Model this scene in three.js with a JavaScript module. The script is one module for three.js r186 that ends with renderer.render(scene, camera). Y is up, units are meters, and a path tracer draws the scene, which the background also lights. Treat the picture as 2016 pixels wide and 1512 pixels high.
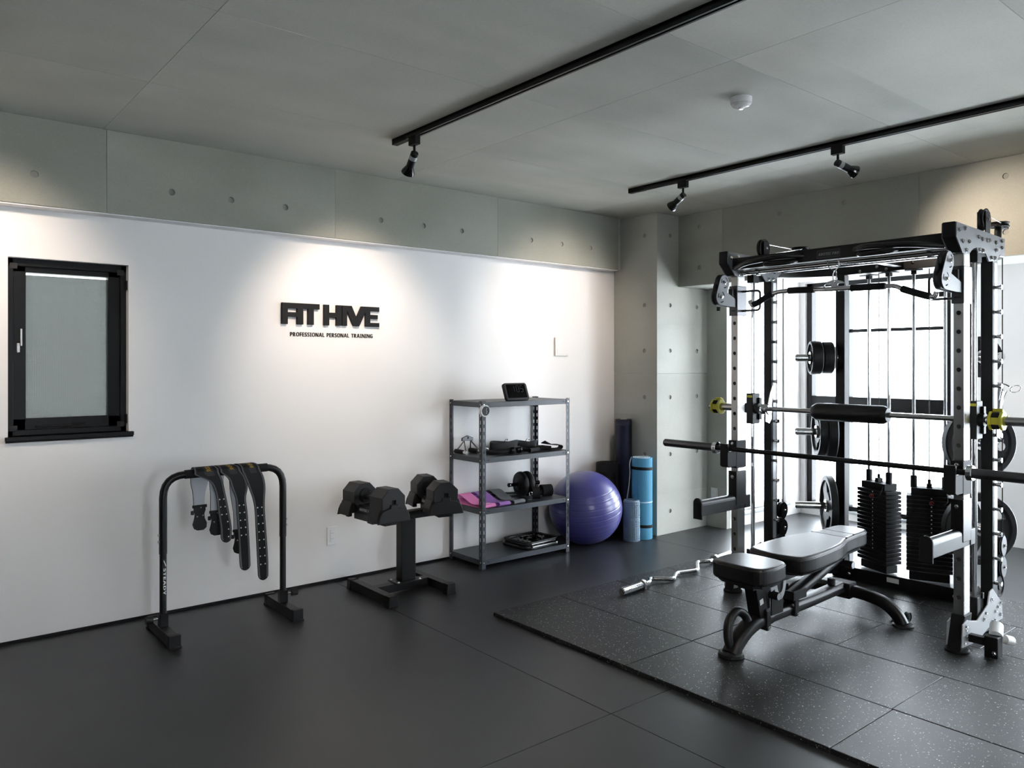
import * as THREE from 'three';
import { RoundedBoxGeometry } from 'three/addons/geometries/RoundedBoxGeometry.js';
import { TextGeometry } from 'three/addons/geometries/TextGeometry.js';
import { FontLoader } from 'three/addons/loaders/FontLoader.js';
import { ImprovedNoise } from 'three/addons/math/ImprovedNoise.js';
import * as BGU from 'three/addons/utils/BufferGeometryUtils.js';

// ---------------------------------------------------------------- camera, sky, exposure
const scene = new THREE.Scene();
const renderer = new THREE.WebGLRenderer({ antialias: true });
renderer.toneMapping = THREE.LinearToneMapping;
renderer.toneMappingExposure = 1.06;
renderer.shadowMap.enabled = true;
const W = 2016, H = 1512, FPX = 1524, EYE = 1.44;
const camera = new THREE.PerspectiveCamera(2 * Math.atan(H / 2 / FPX) * 180 / Math.PI, W / H, 0.05, 60);
camera.position.set(0, EYE, 0);
camera.lookAt(0.63439, EYE, -0.77301);
camera.setViewOffset(W, H, 0, 41, W, H);          // level camera, lens shifted so that the horizon lies at y = 715
scene.add(camera);
const SKY = 22.0, SPOT = 0.9;
scene.background = new THREE.Color(0.83, 0.915, 1.0);   // overcast daylight outside the windows
scene.backgroundIntensity = SKY;
const WARM = new THREE.Color(1.0, 0.84, 0.70);

// ---------------------------------------------------------------- helpers
let seed = 7;
const rnd = () => { seed = (seed * 1664525 + 1013904223) >>> 0; return seed / 4294967296; };
const V = (x, y, z) => new THREE.Vector3(x, y, z);
const R = (d) => d * Math.PI / 180;
function flat(g) {
  let o = g.index ? g.toNonIndexed() : g.clone();
  if (!o.attributes.normal) o.computeVertexNormals();
  for (const k of Object.keys(o.attributes)) if (!['position', 'normal', 'uv'].includes(k)) o.deleteAttribute(k);
  if (!o.attributes.uv) o.setAttribute('uv', new THREE.BufferAttribute(new Float32Array(o.attributes.position.count * 2), 2));
  o.clearGroups();
  return o;
}
const join = (gs) => Array.isArray(gs) ? (gs.length === 1 ? flat(gs[0]) : BGU.mergeGeometries(gs.map(flat))) : flat(gs);
function T(g, p, r, s) {
  const m = new THREE.Matrix4().compose(V(...(p || [0, 0, 0])), new THREE.Quaternion().setFromEuler(new THREE.Euler(...(r || [0, 0, 0]))), V(...(s || [1, 1, 1])));
  const o = g.clone(); o.applyMatrix4(m); return o;
}
// texture coordinates in metres, looked up across the face's main axis
function boxUV(g, dx = 0, dy = 0) {
  const o = flat(g), p = o.attributes.position, n = o.attributes.normal, uv = new Float32Array(p.count * 2);
  for (let i = 0; i < p.count; i++) {
    const a = Math.abs(n.getX(i)), b = Math.abs(n.getY(i)), c = Math.abs(n.getZ(i));
    let u, v;
    if (b >= a && b >= c) { u = p.getX(i); v = p.getZ(i); } else if (a >= c) { u = p.getZ(i); v = p.getY(i); } else { u = p.getX(i); v = p.getY(i); }
    uv[2 * i] = u + dx; uv[2 * i + 1] = v + dy;
  }
  o.setAttribute('uv', new THREE.BufferAttribute(uv, 2));
  return o;
}
const box = (w, h, d, x = 0, y = 0, z = 0, r = 0.003, seg = 1) => {
  const g = r > 0 ? new RoundedBoxGeometry(w, h, d, seg, Math.min(r, w / 2.05, h / 2.05, d / 2.05)) : new THREE.BoxGeometry(w, h, d);
  g.translate(x, y, z); return g;
};
const bx = (x0, x1, y0, y1, z0, z1, r = 0.003, seg = 1) => box(x1 - x0, y1 - y0, z1 - z0, (x0 + x1) / 2, (y0 + y1) / 2, (z0 + z1) / 2, r, seg);
// sweep a closed 2D profile along a path
function sweep(path, prof, crease = 0.6, up = V(0, 1, 0)) {
  const n = path.length, m = prof.length, pos = [], idx = [];
  let N = null;
  for (let i = 0; i < n; i++) {
    const t = path[Math.min(i + 1, n - 1)].clone().sub(path[Math.max(i - 1, 0)]).normalize();
    if (!N) { N = up.clone(); if (Math.abs(N.dot(t)) > 0.95) N = V(1, 0, 0); }
    N = N.clone().addScaledVector(t, -N.dot(t)).normalize();
    const B = new THREE.Vector3().crossVectors(t, N);
    let k = 1;
    if (i > 0 && i < n - 1) { const a = path[i].clone().sub(path[i - 1]).normalize(); k = 1 / Math.max(0.5, a.dot(t)); }
    for (const [a, b] of prof) { const q = path[i].clone().addScaledVector(B, a * (k > 1.2 ? 1 : 1)).addScaledVector(N, b); pos.push(q.x, q.y, q.z); }
  }
  for (let i = 0; i < n - 1; i++) for (let j = 0; j < m; j++) { const a = i * m + j, b = i * m + (j + 1) % m, c = a + m, d = b + m; idx.push(a, b, c, b, d, c); }
  const sh = THREE.ShapeUtils.triangulateShape(prof.map(([a, b]) => new THREE.Vector2(a, b)), []);
  for (const [a, b, c] of sh) { idx.push(a, c, b); const o = (n - 1) * m; idx.push(o + a, o + b, o + c); }
  const g = new THREE.BufferGeometry(); g.setAttribute('position', new THREE.Float32BufferAttribute(pos, 3)); g.setIndex(idx);
  // make sure that the faces look outwards
  const vol = () => { let s = 0; const P = (k) => V(pos[3 * k], pos[3 * k + 1], pos[3 * k + 2]); for (let i = 0; i < idx.length; i += 3) s += P(idx[i]).dot(P(idx[i + 1]).cross(P(idx[i + 2]))); return s; };
  if (vol() < 0) { for (let i = 0; i < idx.length; i += 3) { const t = idx[i]; idx[i] = idx[i + 1]; idx[i + 1] = t; } g.setIndex(idx); }
  return BGU.toCreasedNormals(g, crease);
}
const ring = (r, n = 16) => Array.from({ length: n }, (_, i) => [r * Math.cos(i / n * 2 * Math.PI), r * Math.sin(i / n * 2 * Math.PI)]);
const rect = (w, h, r = 0.004) => { const a = w / 2, b = h / 2; return [[a - r, -b], [a, -b + r], [a, b - r], [a - r, b], [-a + r, b], [-a, b - r], [-a, -b + r], [-a + r, -b]]; };
const cyl = (a, b, r, n = 20) => sweep([V(...a), V(...b)], ring(r, n));
const bar = (a, b, w, h, r) => sweep([V(...a), V(...b)], rect(w, h, r));
function fil(pts, r, n = 6) {           // a polyline with rounded corners
  const P = pts.map((p) => V(...p)), out = [P[0]];
  for (let i = 1; i < P.length - 1; i++) {
    const a = P[i - 1].clone().sub(P[i]), b = P[i + 1].clone().sub(P[i]), d = Math.min(r, a.length() * 0.49, b.length() * 0.49);
    const s = P[i].clone().addScaledVector(a.normalize(), d), e = P[i].clone().addScaledVector(b.normalize(), d);
    for (let k = 0; k <= n; k++) { const t = k / n; out.push(s.clone().multiplyScalar((1 - t) ** 2).addScaledVector(P[i], 2 * t * (1 - t)).addScaledVector(e, t * t)); }
  }
  out.push(P[P.length - 1]); return out;
}
const tube = (pts, r, rad = 0.05, n = 14) => sweep(fil(pts, rad), ring(r, n));
const lathe = (pts, n = 32, crease = 0.5) => BGU.toCreasedNormals(new THREE.LatheGeometry(pts.map(([a, b]) => new THREE.Vector2(a, b)), n), crease);
const shape = (pts, holes = []) => { const s = new THREE.Shape(pts.map(([a, b]) => new THREE.Vector2(a, b))); for (const h of holes) s.holes.push(h); return s; };
const hole = (x, y, r, n = 16) => new THREE.Path(Array.from({ length: n }, (_, i) => new THREE.Vector2(x + r * Math.cos(-i / n * 2 * Math.PI), y + r * Math.sin(-i / n * 2 * Math.PI))));
const slot = (x0, x1, y0, y1) => new THREE.Path([[x0, y0], [x0, y1], [x1, y1], [x1, y0]].map(([a, b]) => new THREE.Vector2(a, b)));
function prism(sh, d, bev = 0.0015, seg = 1) {     // extruded along z, centred on z = 0
  const g = new THREE.ExtrudeGeometry(sh, { depth: d - 2 * bev, bevelEnabled: bev > 0, bevelThickness: bev, bevelSize: bev, bevelOffset: -bev, bevelSegments: seg, curveSegments: 10 });
  g.translate(0, 0, -d / 2 + bev); return g;
}
const spline = (pts, n = 24) => new THREE.CatmullRomCurve3(pts.map((p) => V(...p)), false, 'centripetal').getPoints(n);
const rrect = (w, h, r, n = 6) => { const o = []; for (const [sx, sy, a0] of [[1, 1, 0], [-1, 1, 90], [-1, -1, 180], [1, -1, 270]]) for (let i = 0; i <= n; i++) { const a = R(a0 + 90 * i / n); o.push([sx * (w / 2 - r) + r * Math.cos(a), sy * (h / 2 - r) + r * Math.sin(a)]); } return o; };

const used = {};
const numbered = (n) => { const k = used[n] = (used[n] ?? -1) + 1; return k ? n + '_' + String(k).padStart(3, '0') : n; };
function thing(name, label, category, pos = [0, 0, 0], turn = 0, group) {
  const o = new THREE.Group(); o.name = numbered(name); o.position.set(...pos); o.rotation.y = turn; scene.add(o);
  o.userData = { label, category }; if (group) o.userData.group = group;
  return o;
}
// a thing whose parts are written in world coordinates
function thingW(name, label, category, pos, group) { const o = thing(name, label, category, pos, 0, group); o.off = V(...pos); return o; }
function struct(name, pos = [0, 0, 0]) { const o = new THREE.Group(); o.name = name; o.position.set(...pos); scene.add(o); o.userData = { kind: 'structure' }; return o; }
function part(name, geo, mat, parent, label) {
  let g = join(geo);
  if (parent.off) g.translate(-parent.off.x, -parent.off.y, -parent.off.z);
  const m = new THREE.Mesh(g, mat); m.name = name; m.castShadow = m.receiveShadow = true;
  if (parent.off) m.off = parent.off;
  if (label) m.userData.label = label;
  parent.add(m); return m;
}
function again(geoMesh, parent, pos, rot) { const m = new THREE.Mesh(geoMesh.geometry, geoMesh.material); m.name = geoMesh.name; m.castShadow = m.receiveShadow = true; if (pos) m.position.set(...pos); if (rot) m.rotation.set(...rot); parent.add(m); return m; }
function copy(o, label, pos, turn, group) { const c = o.clone(); c.name = numbered(o.name.replace(/_\d{3}$/, '')); c.userData = { ...o.userData, label }; if (group) c.userData.group = group; c.position.set(...pos); c.rotation.y = turn ?? o.rotation.y; scene.add(c); return c; }

// ---------------------------------------------------------------- textures and materials
const noise = new ImprovedNoise();
function fbm(x, y, z, oct, per) { let s = 0, a = 0.5, f = 1; for (let i = 0; i < oct; i++) { // tiles with period per
  const X = x * f, Y = y * f, P = per * f, fx = x / per, fy = y / per;
  s += a * (noise.noise(X, Y, z + i * 7) * (1 - fx) * (1 - fy) + noise.noise(X - P, Y, z + i * 7) * fx * (1 - fy) + noise.noise(X, Y - P, z + i * 7) * (1 - fx) * fy + noise.noise(X - P, Y - P, z + i * 7) * fx * fy); a *= 0.5; f *= 2; } return s; }
function tex(n, f, srgb, rep = 1) {
  const d = new Uint8Array(n * n * 4);
  for (let j = 0; j < n; j++) for (let i = 0; i < n; i++) { const c = f(i / n, j / n), k = 4 * (j * n + i); d[k] = c[0]; d[k + 1] = c[1]; d[k + 2] = c[2]; d[k + 3] = 255; }
  const t = new THREE.DataTexture(d, n, n); t.wrapS = t.wrapT = THREE.RepeatWrapping; t.magFilter = THREE.LinearFilter; t.minFilter = THREE.LinearMipmapLinearFilter; t.generateMipmaps = true;
  if (srgb) t.colorSpace = THREE.SRGBColorSpace; t.repeat.set(rep, rep); t.needsUpdate = true; return t;
}
const b8 = (v) => Math.max(0, Math.min(255, Math.round(v)));
const concreteMap = tex(512, (u, v) => { const a = fbm(u * 4, v * 4, 1, 5, 4), b = fbm(u * 2, v * 6, 9, 3, 2), h = 168 + 20 * a + 14 * b + (rnd() - 0.5) * 6, w = 5 * fbm(u * 3, v * 3, 30, 2, 3); return [b8(h + w), b8(h), b8(h - 9 - w)]; }, true, 0.38);
const concreteBump = tex(512, (u, v) => { const h = 128 + 60 * fbm(u * 16, v * 16, 3, 4, 16); return [b8(h), b8(h), b8(h)]; }, false, 0.8);
const rubberRough = tex(512, (u, v) => { const h = 200 + 30 * fbm(u * 6, v * 6, 5, 4, 6); return [b8(h), b8(h), b8(h)]; }, false, 0.5);
const grainBump = tex(512, (u, v) => { const h = 128 + 70 * fbm(u * 64, v * 64, 11, 2, 64) + (rnd() - 0.5) * 30; return [b8(h), b8(h), b8(h)]; }, false, 3);
// black rubber granulate with pale flecks, one metre a side
const fleck = (() => {
  const n = 1024, d = new Uint8Array(n * n * 4);
  for (let k = 0; k < n * n; k++) { const h = 18 + rnd() * 12; d[4 * k] = h; d[4 * k + 1] = h + 1; d[4 * k + 2] = h + 1; d[4 * k + 3] = 255; }
  for (let q = 0; q < 3400; q++) {
    const x = rnd() * n, y = rnd() * n, big = rnd(), r = 0.9 + big * big * 2.2, e = 0.5 + rnd() * 0.5, a = rnd() * 3.14, c = 130 + rnd() * 110, tint = rnd();
    for (let j = -4; j <= 4; j++) for (let i = -4; i <= 4; i++) {
      const p = i * Math.cos(a) + j * Math.sin(a), s = (-i * Math.sin(a) + j * Math.cos(a)) / e;
      if (p * p + s * s < r * r) { const k = 4 * ((((y + j) | 0) + n) % n * n + (((x + i) | 0) + n) % n); d[k] = c; d[k + 1] = c; d[k + 2] = b8(c + (tint > 0.7 ? 14 : -6)); }
    }
  }
  const t = new THREE.DataTexture(d, n, n); t.wrapS = t.wrapT = THREE.RepeatWrapping; t.magFilter = THREE.LinearFilter; t.minFilter = THREE.LinearMipmapLinearFilter; t.generateMipmaps = true; t.colorSpace = THREE.SRGBColorSpace; t.needsUpdate = true; return t;
})();
function print(w, h, draw, bg) { const c = document.createElement('canvas'); c.width = w; c.height = h; const x = c.getContext('2d'); x.fillStyle = bg; x.fillRect(0, 0, w, h); draw(x, w, h); const t = new THREE.CanvasTexture(c); t.colorSpace = THREE.SRGBColorSpace; return t; }
const P = (r, g, b, rough, spec, o = {}) => new THREE.MeshPhysicalMaterial({ color: new THREE.Color().setRGB(r, g, b), roughness: rough, specularIntensity: spec, ...o });
const S = (r, g, b, rough = 0.5, metal = 0, o = {}) => new THREE.MeshStandardMaterial({ color: new THREE.Color().setRGB(r, g, b), roughness: rough, metalness: metal, ...o });
const M = {
  plaster: S(0.82, 0.80, 0.785, 0.85, 0, { bumpMap: grainBump, bumpScale: 0.0006 }),
  white: S(0.80, 0.80, 0.80, 0.5),
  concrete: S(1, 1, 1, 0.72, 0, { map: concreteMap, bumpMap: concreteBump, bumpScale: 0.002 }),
  concreteShaded: S(0.74, 0.74, 0.72, 0.72, 0, { map: concreteMap, bumpMap: concreteBump, bumpScale: 0.002 }),  // same concrete, darkened so its colour carries the dimmer light on the beams
  concreteLit: S(1.1, 1.1, 1.1, 0.72, 0, { map: concreteMap, bumpMap: concreteBump, bumpScale: 0.002 }),  // same concrete, lightened so its colour carries daylight thrown up to the ceiling
  mortar: S(0.26, 0.255, 0.235, 0.9),
  seam: S(0.02, 0.02, 0.02, 0.9),
  rubber: S(0.022, 0.023, 0.025, 0.5, 0, { roughnessMap: rubberRough, bumpMap: grainBump, bumpScale: 0.0004 }),
  fleck: P(1, 1, 1, 0.44, 0.8, { map: fleck, bumpMap: grainBump, bumpScale: 0.0008 }),
  black: P(0.006, 0.006, 0.0065, 0.42, 0.6),
  satin: P(0.006, 0.0064, 0.007, 0.38, 0.65),
  matte: P(0.006, 0.006, 0.0065, 0.65, 0.5),
  plastic: P(0.009, 0.009, 0.0095, 0.5, 0.6),
  gloss: S(0.008, 0.008, 0.009, 0.08),
  leather: new THREE.MeshPhysicalMaterial({ color: new THREE.Color(0.005, 0.005, 0.0055), roughness: 0.36, specularIntensity: 0.9, bumpMap: grainBump, bumpScale: 0.0004 }),
  foam: P(0.011, 0.011, 0.012, 0.8, 0.5),
  shelf: P(0.04, 0.046, 0.056, 0.4, 0.8),
  chrome: S(0.78, 0.78, 0.79, 0.12, 1),
  steel: S(0.5, 0.49, 0.48, 0.24, 1),
  silver: S(0.42, 0.43, 0.44, 0.42, 0.6),
  paint: P(0.10, 0.107, 0.112, 0.45, 0.8),
  litPaint: S(0.34, 0.35, 0.36, 0.4),  // the rack paint again, lightened for the brighter light on the lower cheeks
  iron: S(0.10, 0.10, 0.105, 0.35, 0.9),
  yellow: S(0.55, 0.50, 0.03, 0.45),
  cast: P(0.012, 0.0125, 0.0135, 0.5, 0.6),
  frame: P(0.003, 0.003, 0.0034, 0.4, 0.35),
  belt: P(0.004, 0.004, 0.0042, 0.55, 0.45),
  pane: new THREE.MeshPhysicalMaterial({ color: 0xffffff, roughness: 0.02, transmission: 1, thickness: 0, ior: 1.5 }),
};
// ================================================================ THE ROOM
const ZA = -4.70, CEIL = 2.695, XW = 6.887;      // white wall, ceiling height, window wall of the bay
const X0 = -2.6, Z1 = 2.6, RX0 = 0.4, RX1 = 1.2;                        // walls behind the camera and to its right
// a formwork panel of fair-faced concrete, facing +z before it is turned, with its tie holes
function panel(parent, w, h, ties, pos, turn = 0, mat = M.concrete, depth = 0.03, gap = 0.0012) {
  const sh = shape([[gap / 2, gap / 2], [w - gap / 2, gap / 2], [w - gap / 2, h - gap / 2], [gap / 2, h - gap / 2]], ties.map(([x, y]) => hole(x, y, 0.0175, 20)));
  const g = prism(sh, depth, 0.0009); g.translate(0, 0, -depth / 2);
  const m = part('concrete_panel', boxUV(g, rnd() * 5, rnd() * 5), mat, parent);
  m.position.set(...pos); m.rotation.y = turn;
  for (const [x, y] of ties) part('tie_hole', T(new THREE.CylinderGeometry(0.0172, 0.0172, 0.008, 20), [x, y, -0.012], [Math.PI / 2, 0, 0]), M.mortar, m);
  return m;
}
// floor: black rubber sheets with open joints
{
  const f = struct('floor');
  part('slab', bx(X0 - 0.2, XW + 0.2, -0.25, -0.006, ZA - 0.2, Z1 + 0.2, 0), M.seam, f);
  const xs = [X0, -0.2, 2.332, 4.915, XW], zs = [ZA, -2.2, 0.3, Z1];
  for (let i = 0; i < 4; i++) for (let j = 0; j < 3; j++) part('rubber_sheet', boxUV(bx(xs[i] + 0.0018, xs[i + 1] - 0.0018, -0.005, 0, zs[j] + 0.0018, zs[j + 1] - 0.0018, 0.0012), i * 0.7, j * 0.4), M.rubber, f);
}
// ceiling of formed concrete
{
  const c = struct('ceiling');
  part('slab', boxUV(bx(X0 - 0.2, XW + 0.2, CEIL + 0.025, CEIL + 0.22, ZA - 0.2, Z1 + 0.2, 0)), M.concrete, c);
  const xs = [X0, -0.86, 0.94, 2.74, 4.54, 5.75], zs = [ZA, -3.70, -2.80, -1.90, -1.0, -0.1, 0.8, 1.7, Z1];
  for (let i = 0; i < 5; i++) for (let j = 0; j < 8; j++) part('concrete_panel', boxUV(bx(xs[i] + 0.0006, xs[i + 1] - 0.0006, CEIL + rnd() * 0.0004, CEIL + 0.03, zs[j] + 0.0006, zs[j + 1] - 0.0006, 0.0008), rnd() * 3, rnd() * 3), M.concreteLit, c);
}
// white wall with the small window, concrete beam above it
const WX0 = 0.519, WX1 = 1.087, WY0 = 1.060, WY1 = 1.987;
{
  const w = struct('wall_left');
  const sh = shape([[X0 - 0.2, -0.2], [5.05, -0.2], [5.05, 2.26], [X0 - 0.2, 2.26]], [slot(WX0, WX1, WY0, WY1)]);
  const g = prism(sh, 0.22, 0); g.translate(0, 0, ZA - 0.11);
  part('plaster', boxUV(g), M.plaster, w);
  part('beam_core', boxUV(bx(X0 - 0.2, 5.05, 2.2475, 2.9, ZA - 0.22, -4.625, 0)), M.concrete, w);
  const js = [X0, -0.38, 0.955, 2.292, 3.632, 4.963], t = [0.622, 1.287, 1.621, 1.956, 2.628, 2.968, 3.297, 3.967, 4.293, 4.624, -0.05, -0.72];
  for (let i = 0; i < 5; i++) panel(w, js[i + 1] - js[i], CEIL - 2.2475, t.filter((x) => x > js[i] && x < js[i + 1]).map((x) => [x - js[i], 0.157]), [js[i], 2.2475, -4.595], 0, M.concreteShaded);
  part('shadow_gap', bx(X0, 4.963, 2.2415, 2.2475, -4.698, -4.604, 0), M.white, w);
  const b = struct('baseboard_left');
  part('strip', bx(X0, 5.02, 0, 0.016, ZA, ZA + 0.007, 0.001), M.matte, b);
}
// concrete pillar in the corner
{
  const c = struct('wall_corner');
  part('pillar_core', boxUV(bx(5.05, 5.92, -0.2, 2.9, ZA - 0.22, -4.245, 0)), M.concrete, c);
  const ys = [0.19, 0.671, 1.152, 1.545, 1.93, 2.518], lo = (a) => ys.filter((y) => y < 1.353).map((y) => [a, y]), hi = (a) => ys.filter((y) => y > 1.353).map((y) => [a, y - 1.353]);
  panel(c, 0.485, 1.353, lo(0.35), [5.02, 0, ZA], -Math.PI / 2); panel(c, 0.485, CEIL - 1.353, hi(0.35), [5.02, 1.353, ZA], -Math.PI / 2);
  panel(c, 0.68, 1.353, [...lo(0.17), ...lo(0.532)], [5.0205, 0, -4.215]); panel(c, 0.68, CEIL - 1.353, [...hi(0.17), ...hi(0.532).slice(0, 2)], [5.0205, 1.353, -4.215]);
}
// window wall: deep concrete beam, short return wall, bay behind it
{
  const w = struct('wall_back');
  part('beam_core', boxUV(bx(5.33, 5.74, 2.09, 2.9, -4.245, Z1 + 0.2, 0)), M.concrete, w);
  const js = [-4.215, -3.77, -2.239, -0.71, 0.82, Z1], t = [-3.996, -3.254, -2.747, -1.732, -1.22, -0.2, 0.3];
  for (let i = 0; i < 5; i++) panel(w, js[i + 1] - js[i], CEIL - 2.09, t.filter((z) => z > js[i] && z < js[i + 1]).flatMap((z) => [[z - js[i], 0.487], [z - js[i], 0.147]]), [5.30, 2.09, js[i]], -Math.PI / 2, M.concreteShaded);
  part('return_wall', boxUV(bx(5.70, 5.76, -0.2, 2.095, -4.25, -4.01, 0.003)), M.concrete, w);
  // left cheek of the bay with a low window in it
  const sh = shape([[5.758, -0.2], [7.10, -0.2], [7.10, 2.6], [5.758, 2.6]], [slot(5.80, 6.66, 0.125, 2.12)]);
  const g = prism(sh, 0.16, 0); g.translate(0, 0, -4.09); part('bay_cheek', boxUV(g), M.plaster, w);
  // outer wall of the bay with its windows, the right-hand opening added for daylight
  const s2 = shape([[-4.2, -0.2], [2.9, -0.2], [2.9, 2.6], [-4.2, 2.6]], [slot(-3.955, -2.655, 0.085, 2.20), slot(-1.75, 1.20, 0.085, 2.20)]);
  const g2 = T(prism(s2, 0.18, 0), [XW + 0.09, 0, 0], [0, -Math.PI / 2, 0]); part('bay_wall', boxUV(g2), M.plaster, w);
  part('bay_ceiling', bx(5.70, 7.05, 2.32, 2.6, -4.1, 2.9, 0), M.plaster, w);
  part('bay_end', bx(5.90, 7.05, -0.2, 2.6, 2.60, 2.80, 0), M.plaster, w);
  const r = struct('wall_right'); 
  const s3 = shape([[X0 - 0.2, -0.2], [5.92, -0.2], [5.92, 2.9], [X0 - 0.2, 2.9]], [slot(RX0, RX1, 0.5, 2.2)]);
  const g3 = prism(s3, 0.2, 0); g3.translate(0, 0, Z1 + 0.1); part('plaster', boxUV(g3), M.plaster, r);
  const v = struct('window_5');  // unseen window, added to fill the room with light from the right
  part('window_frame', [bx(RX0, RX1, 0.5, 0.54, Z1 + 0.04, Z1 + 0.12), bx(RX0, RX1, 2.16, 2.2, Z1 + 0.04, Z1 + 0.12), ...[RX0 + 0.02, (RX0 + RX1) / 2, RX1 - 0.02].map((x) => bx(x - 0.02, x + 0.02, 0.5, 2.2, Z1 + 0.04, Z1 + 0.12))], M.frame, v);
  part('pane', bx(RX0, RX1, 0.5, 2.2, Z1 + 0.075, Z1 + 0.08, 0), M.pane, v);

  const q = struct('wall_front'); part('plaster', boxUV(bx(X0 - 0.2, X0, 1.45, 2.9, ZA - 0.2, Z1 + 0.2, 0)), M.plaster, q); part('added_dark_panel', boxUV(bx(X0 - 0.2, X0 + 0.02, -0.2, 1.45, ZA - 0.2, Z1 + 0.2, 0)), S(0.05, 0.05, 0.052, 0.6), q);  // unseen dark panel, added so the steel uprights reflect dark low down
}
// small casement window in the white wall, textured glass
{
  const w = struct('window_1'), zf = ZA - 0.085;
  const fr = (x0, x1, y0, y1, t, z0, z1) => [bx(x0, x0 + t, y0, y1, z0, z1), bx(x1 - t, x1, y0, y1, z0, z1), bx(x0, x1, y1 - 0.04, y1, z0, z1), bx(x0, x1, y0, y0 + t, z0, z1)];
  part('window_frame', fr(WX0, WX1, WY0, WY1, 0.03, zf - 0.06, zf + 0.034), M.frame, w);
  part('sash', [...fr(WX0 + 0.028, WX1 - 0.028, WY0 + 0.028, WY1 - 0.028, 0.06, zf - 0.045, zf + 0.012)], M.frame, w);
  const rib = tex(256, (u, v) => { const h = 128 + 60 * Math.sin((u + v) * 2 * Math.PI * 8) * Math.sin((u - v) * 2 * Math.PI * 8); return [b8(h), b8(h), b8(h)]; }, false, 6);
  const frost = new THREE.MeshPhysicalMaterial({ color: new THREE.Color(0.29, 0.297, 0.297), roughness: 0.4, transmission: 1, thickness: 0, ior: 1.5, bumpMap: rib, bumpScale: 0.008 });
  part('pane', boxUV(bx(WX0 + 0.08, WX1 - 0.08, WY0 + 0.08, WY1 - 0.08, zf - 0.02, zf - 0.014, 0)), frost, w);
  part('window_sill', [bx(WX0 - 0.014, WX1 + 0.024, WY0 - 0.022, WY0, ZA - 0.1, ZA + 0.022), bx(WX0 - 0.012, WX1 + 0.022, WY0 - 0.03, WY0 - 0.022, ZA - 0.002, ZA + 0.016)], M.frame, w);
  part('window_handle', [box(0.014, 0.05, 0.012, WX0 + 0.052, 1.52, zf + 0.026), box(0.009, 0.09, 0.009, WX0 + 0.064, 1.575, zf + 0.036, 0.002)], M.silver, w);
  part('stay', [box(0.22, 0.012, 0.014, WX0 + 0.24, WY0 + 0.045, zf + 0.02), cyl([WX0 + 0.3, WY0 + 0.052, zf + 0.028], [WX0 + 0.36, WY0 + 0.052, zf + 0.028], 0.005, 8)], M.matte, w);
  for (const y of [WY0 + 0.07, WY1 - 0.11]) part('hinge', box(0.008, 0.05, 0.03, WX1 - 0.005, y, zf + 0.05, 0.002), M.frame, w);
  for (const [x, y] of [[WX0 + 0.03, WY0 + 0.04], [WX0 + 0.03, WY1 - 0.04], [WX1 - 0.03, WY0 + 0.04], [WX1 - 0.03, WY1 - 0.04]]) part('corner_cover', box(0.034, 0.03, 0.004, x, y, zf + 0.034, 0.001), M.plastic, w);
}
// tall dark-framed windows of the bay
function bayWindow(n, spans, rails, y0, y1) {
  const w = struct('window_' + n), x0 = XW + 0.02, x1 = XW + 0.10, t = 0.05;
  const z0 = spans[0][0] - t, z1 = spans[spans.length - 1][1] + t;
  part('window_frame', [bx(x0, x1, y0, y1, z0, spans[0][0]), bx(x0, x1, y0, y1, spans[spans.length - 1][1], z1), bx(x0, x1, y1 - 0.04, y1, z0, z1), bx(x0, x1, y0, y0 + 0.04, z0, z1)], M.frame, w);
  for (let i = 1; i < spans.length; i++) part('mullion', bx(x0, x1, y0, y1, spans[i - 1][1], spans[i][0]), M.frame, w);
  spans.forEach(([a, b], i) => {
    part('rail', bx(x0, x1, 1.005, 1.13, a, b), M.frame, w);
    if (rails[i]) part('muntin', bx(x0 + 0.02, x1 - 0.02, 1.722, 1.752, a, b), M.frame, w);
    part('pane', bx(x0 + 0.04, x0 + 0.045, 1.12, y1 - 0.03, a - 0.005, b + 0.005, 0), M.pane, w);
    part('pane', bx(x0 + 0.04, x0 + 0.045, y0 + 0.03, 1.055, a - 0.005, b + 0.005, 0), M.pane, w);
  });
  part('window_sill', bx(XW - 0.012, XW + 0.1, y0 - 0.02, y0, z0 - 0.01, z1 + 0.01), M.silver, w);
}
bayWindow(2, [[-3.90, -3.665], [-3.535, -2.705]], [0, 1], 0.085, 2.20);
bayWindow(3, [[-1.70, -0.78], [-0.72, 0.22], [0.28, 1.15]], [1, 1, 1], 0.085, 2.20);  // unseen window farther along the bay, added and widened for more daylight
{ // side window of the bay, pale frame and frosted glass
  const w = struct('window_4'), zf = -4.05;
  part('window_frame', [bx(5.80, 5.83, 0.125, 2.12, zf - 0.05, zf), bx(6.63, 6.66, 0.125, 2.12, zf - 0.05, zf), bx(5.80, 6.66, 2.09, 2.12, zf - 0.05, zf), bx(5.80, 6.66, 0.125, 0.155, zf - 0.05, zf)], M.white, w);
  part('pane', bx(5.83, 6.63, 0.155, 2.09, zf - 0.03, zf - 0.024, 0), new THREE.MeshPhysicalMaterial({ color: 0xffffff, roughness: 0.35, transmission: 1, thickness: 0, ior: 1.5 }), w);
  part('window_sill', bx(5.78, 6.68, 0.100, 0.125, zf - 0.05, -3.985), M.silver, w);
}
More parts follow.
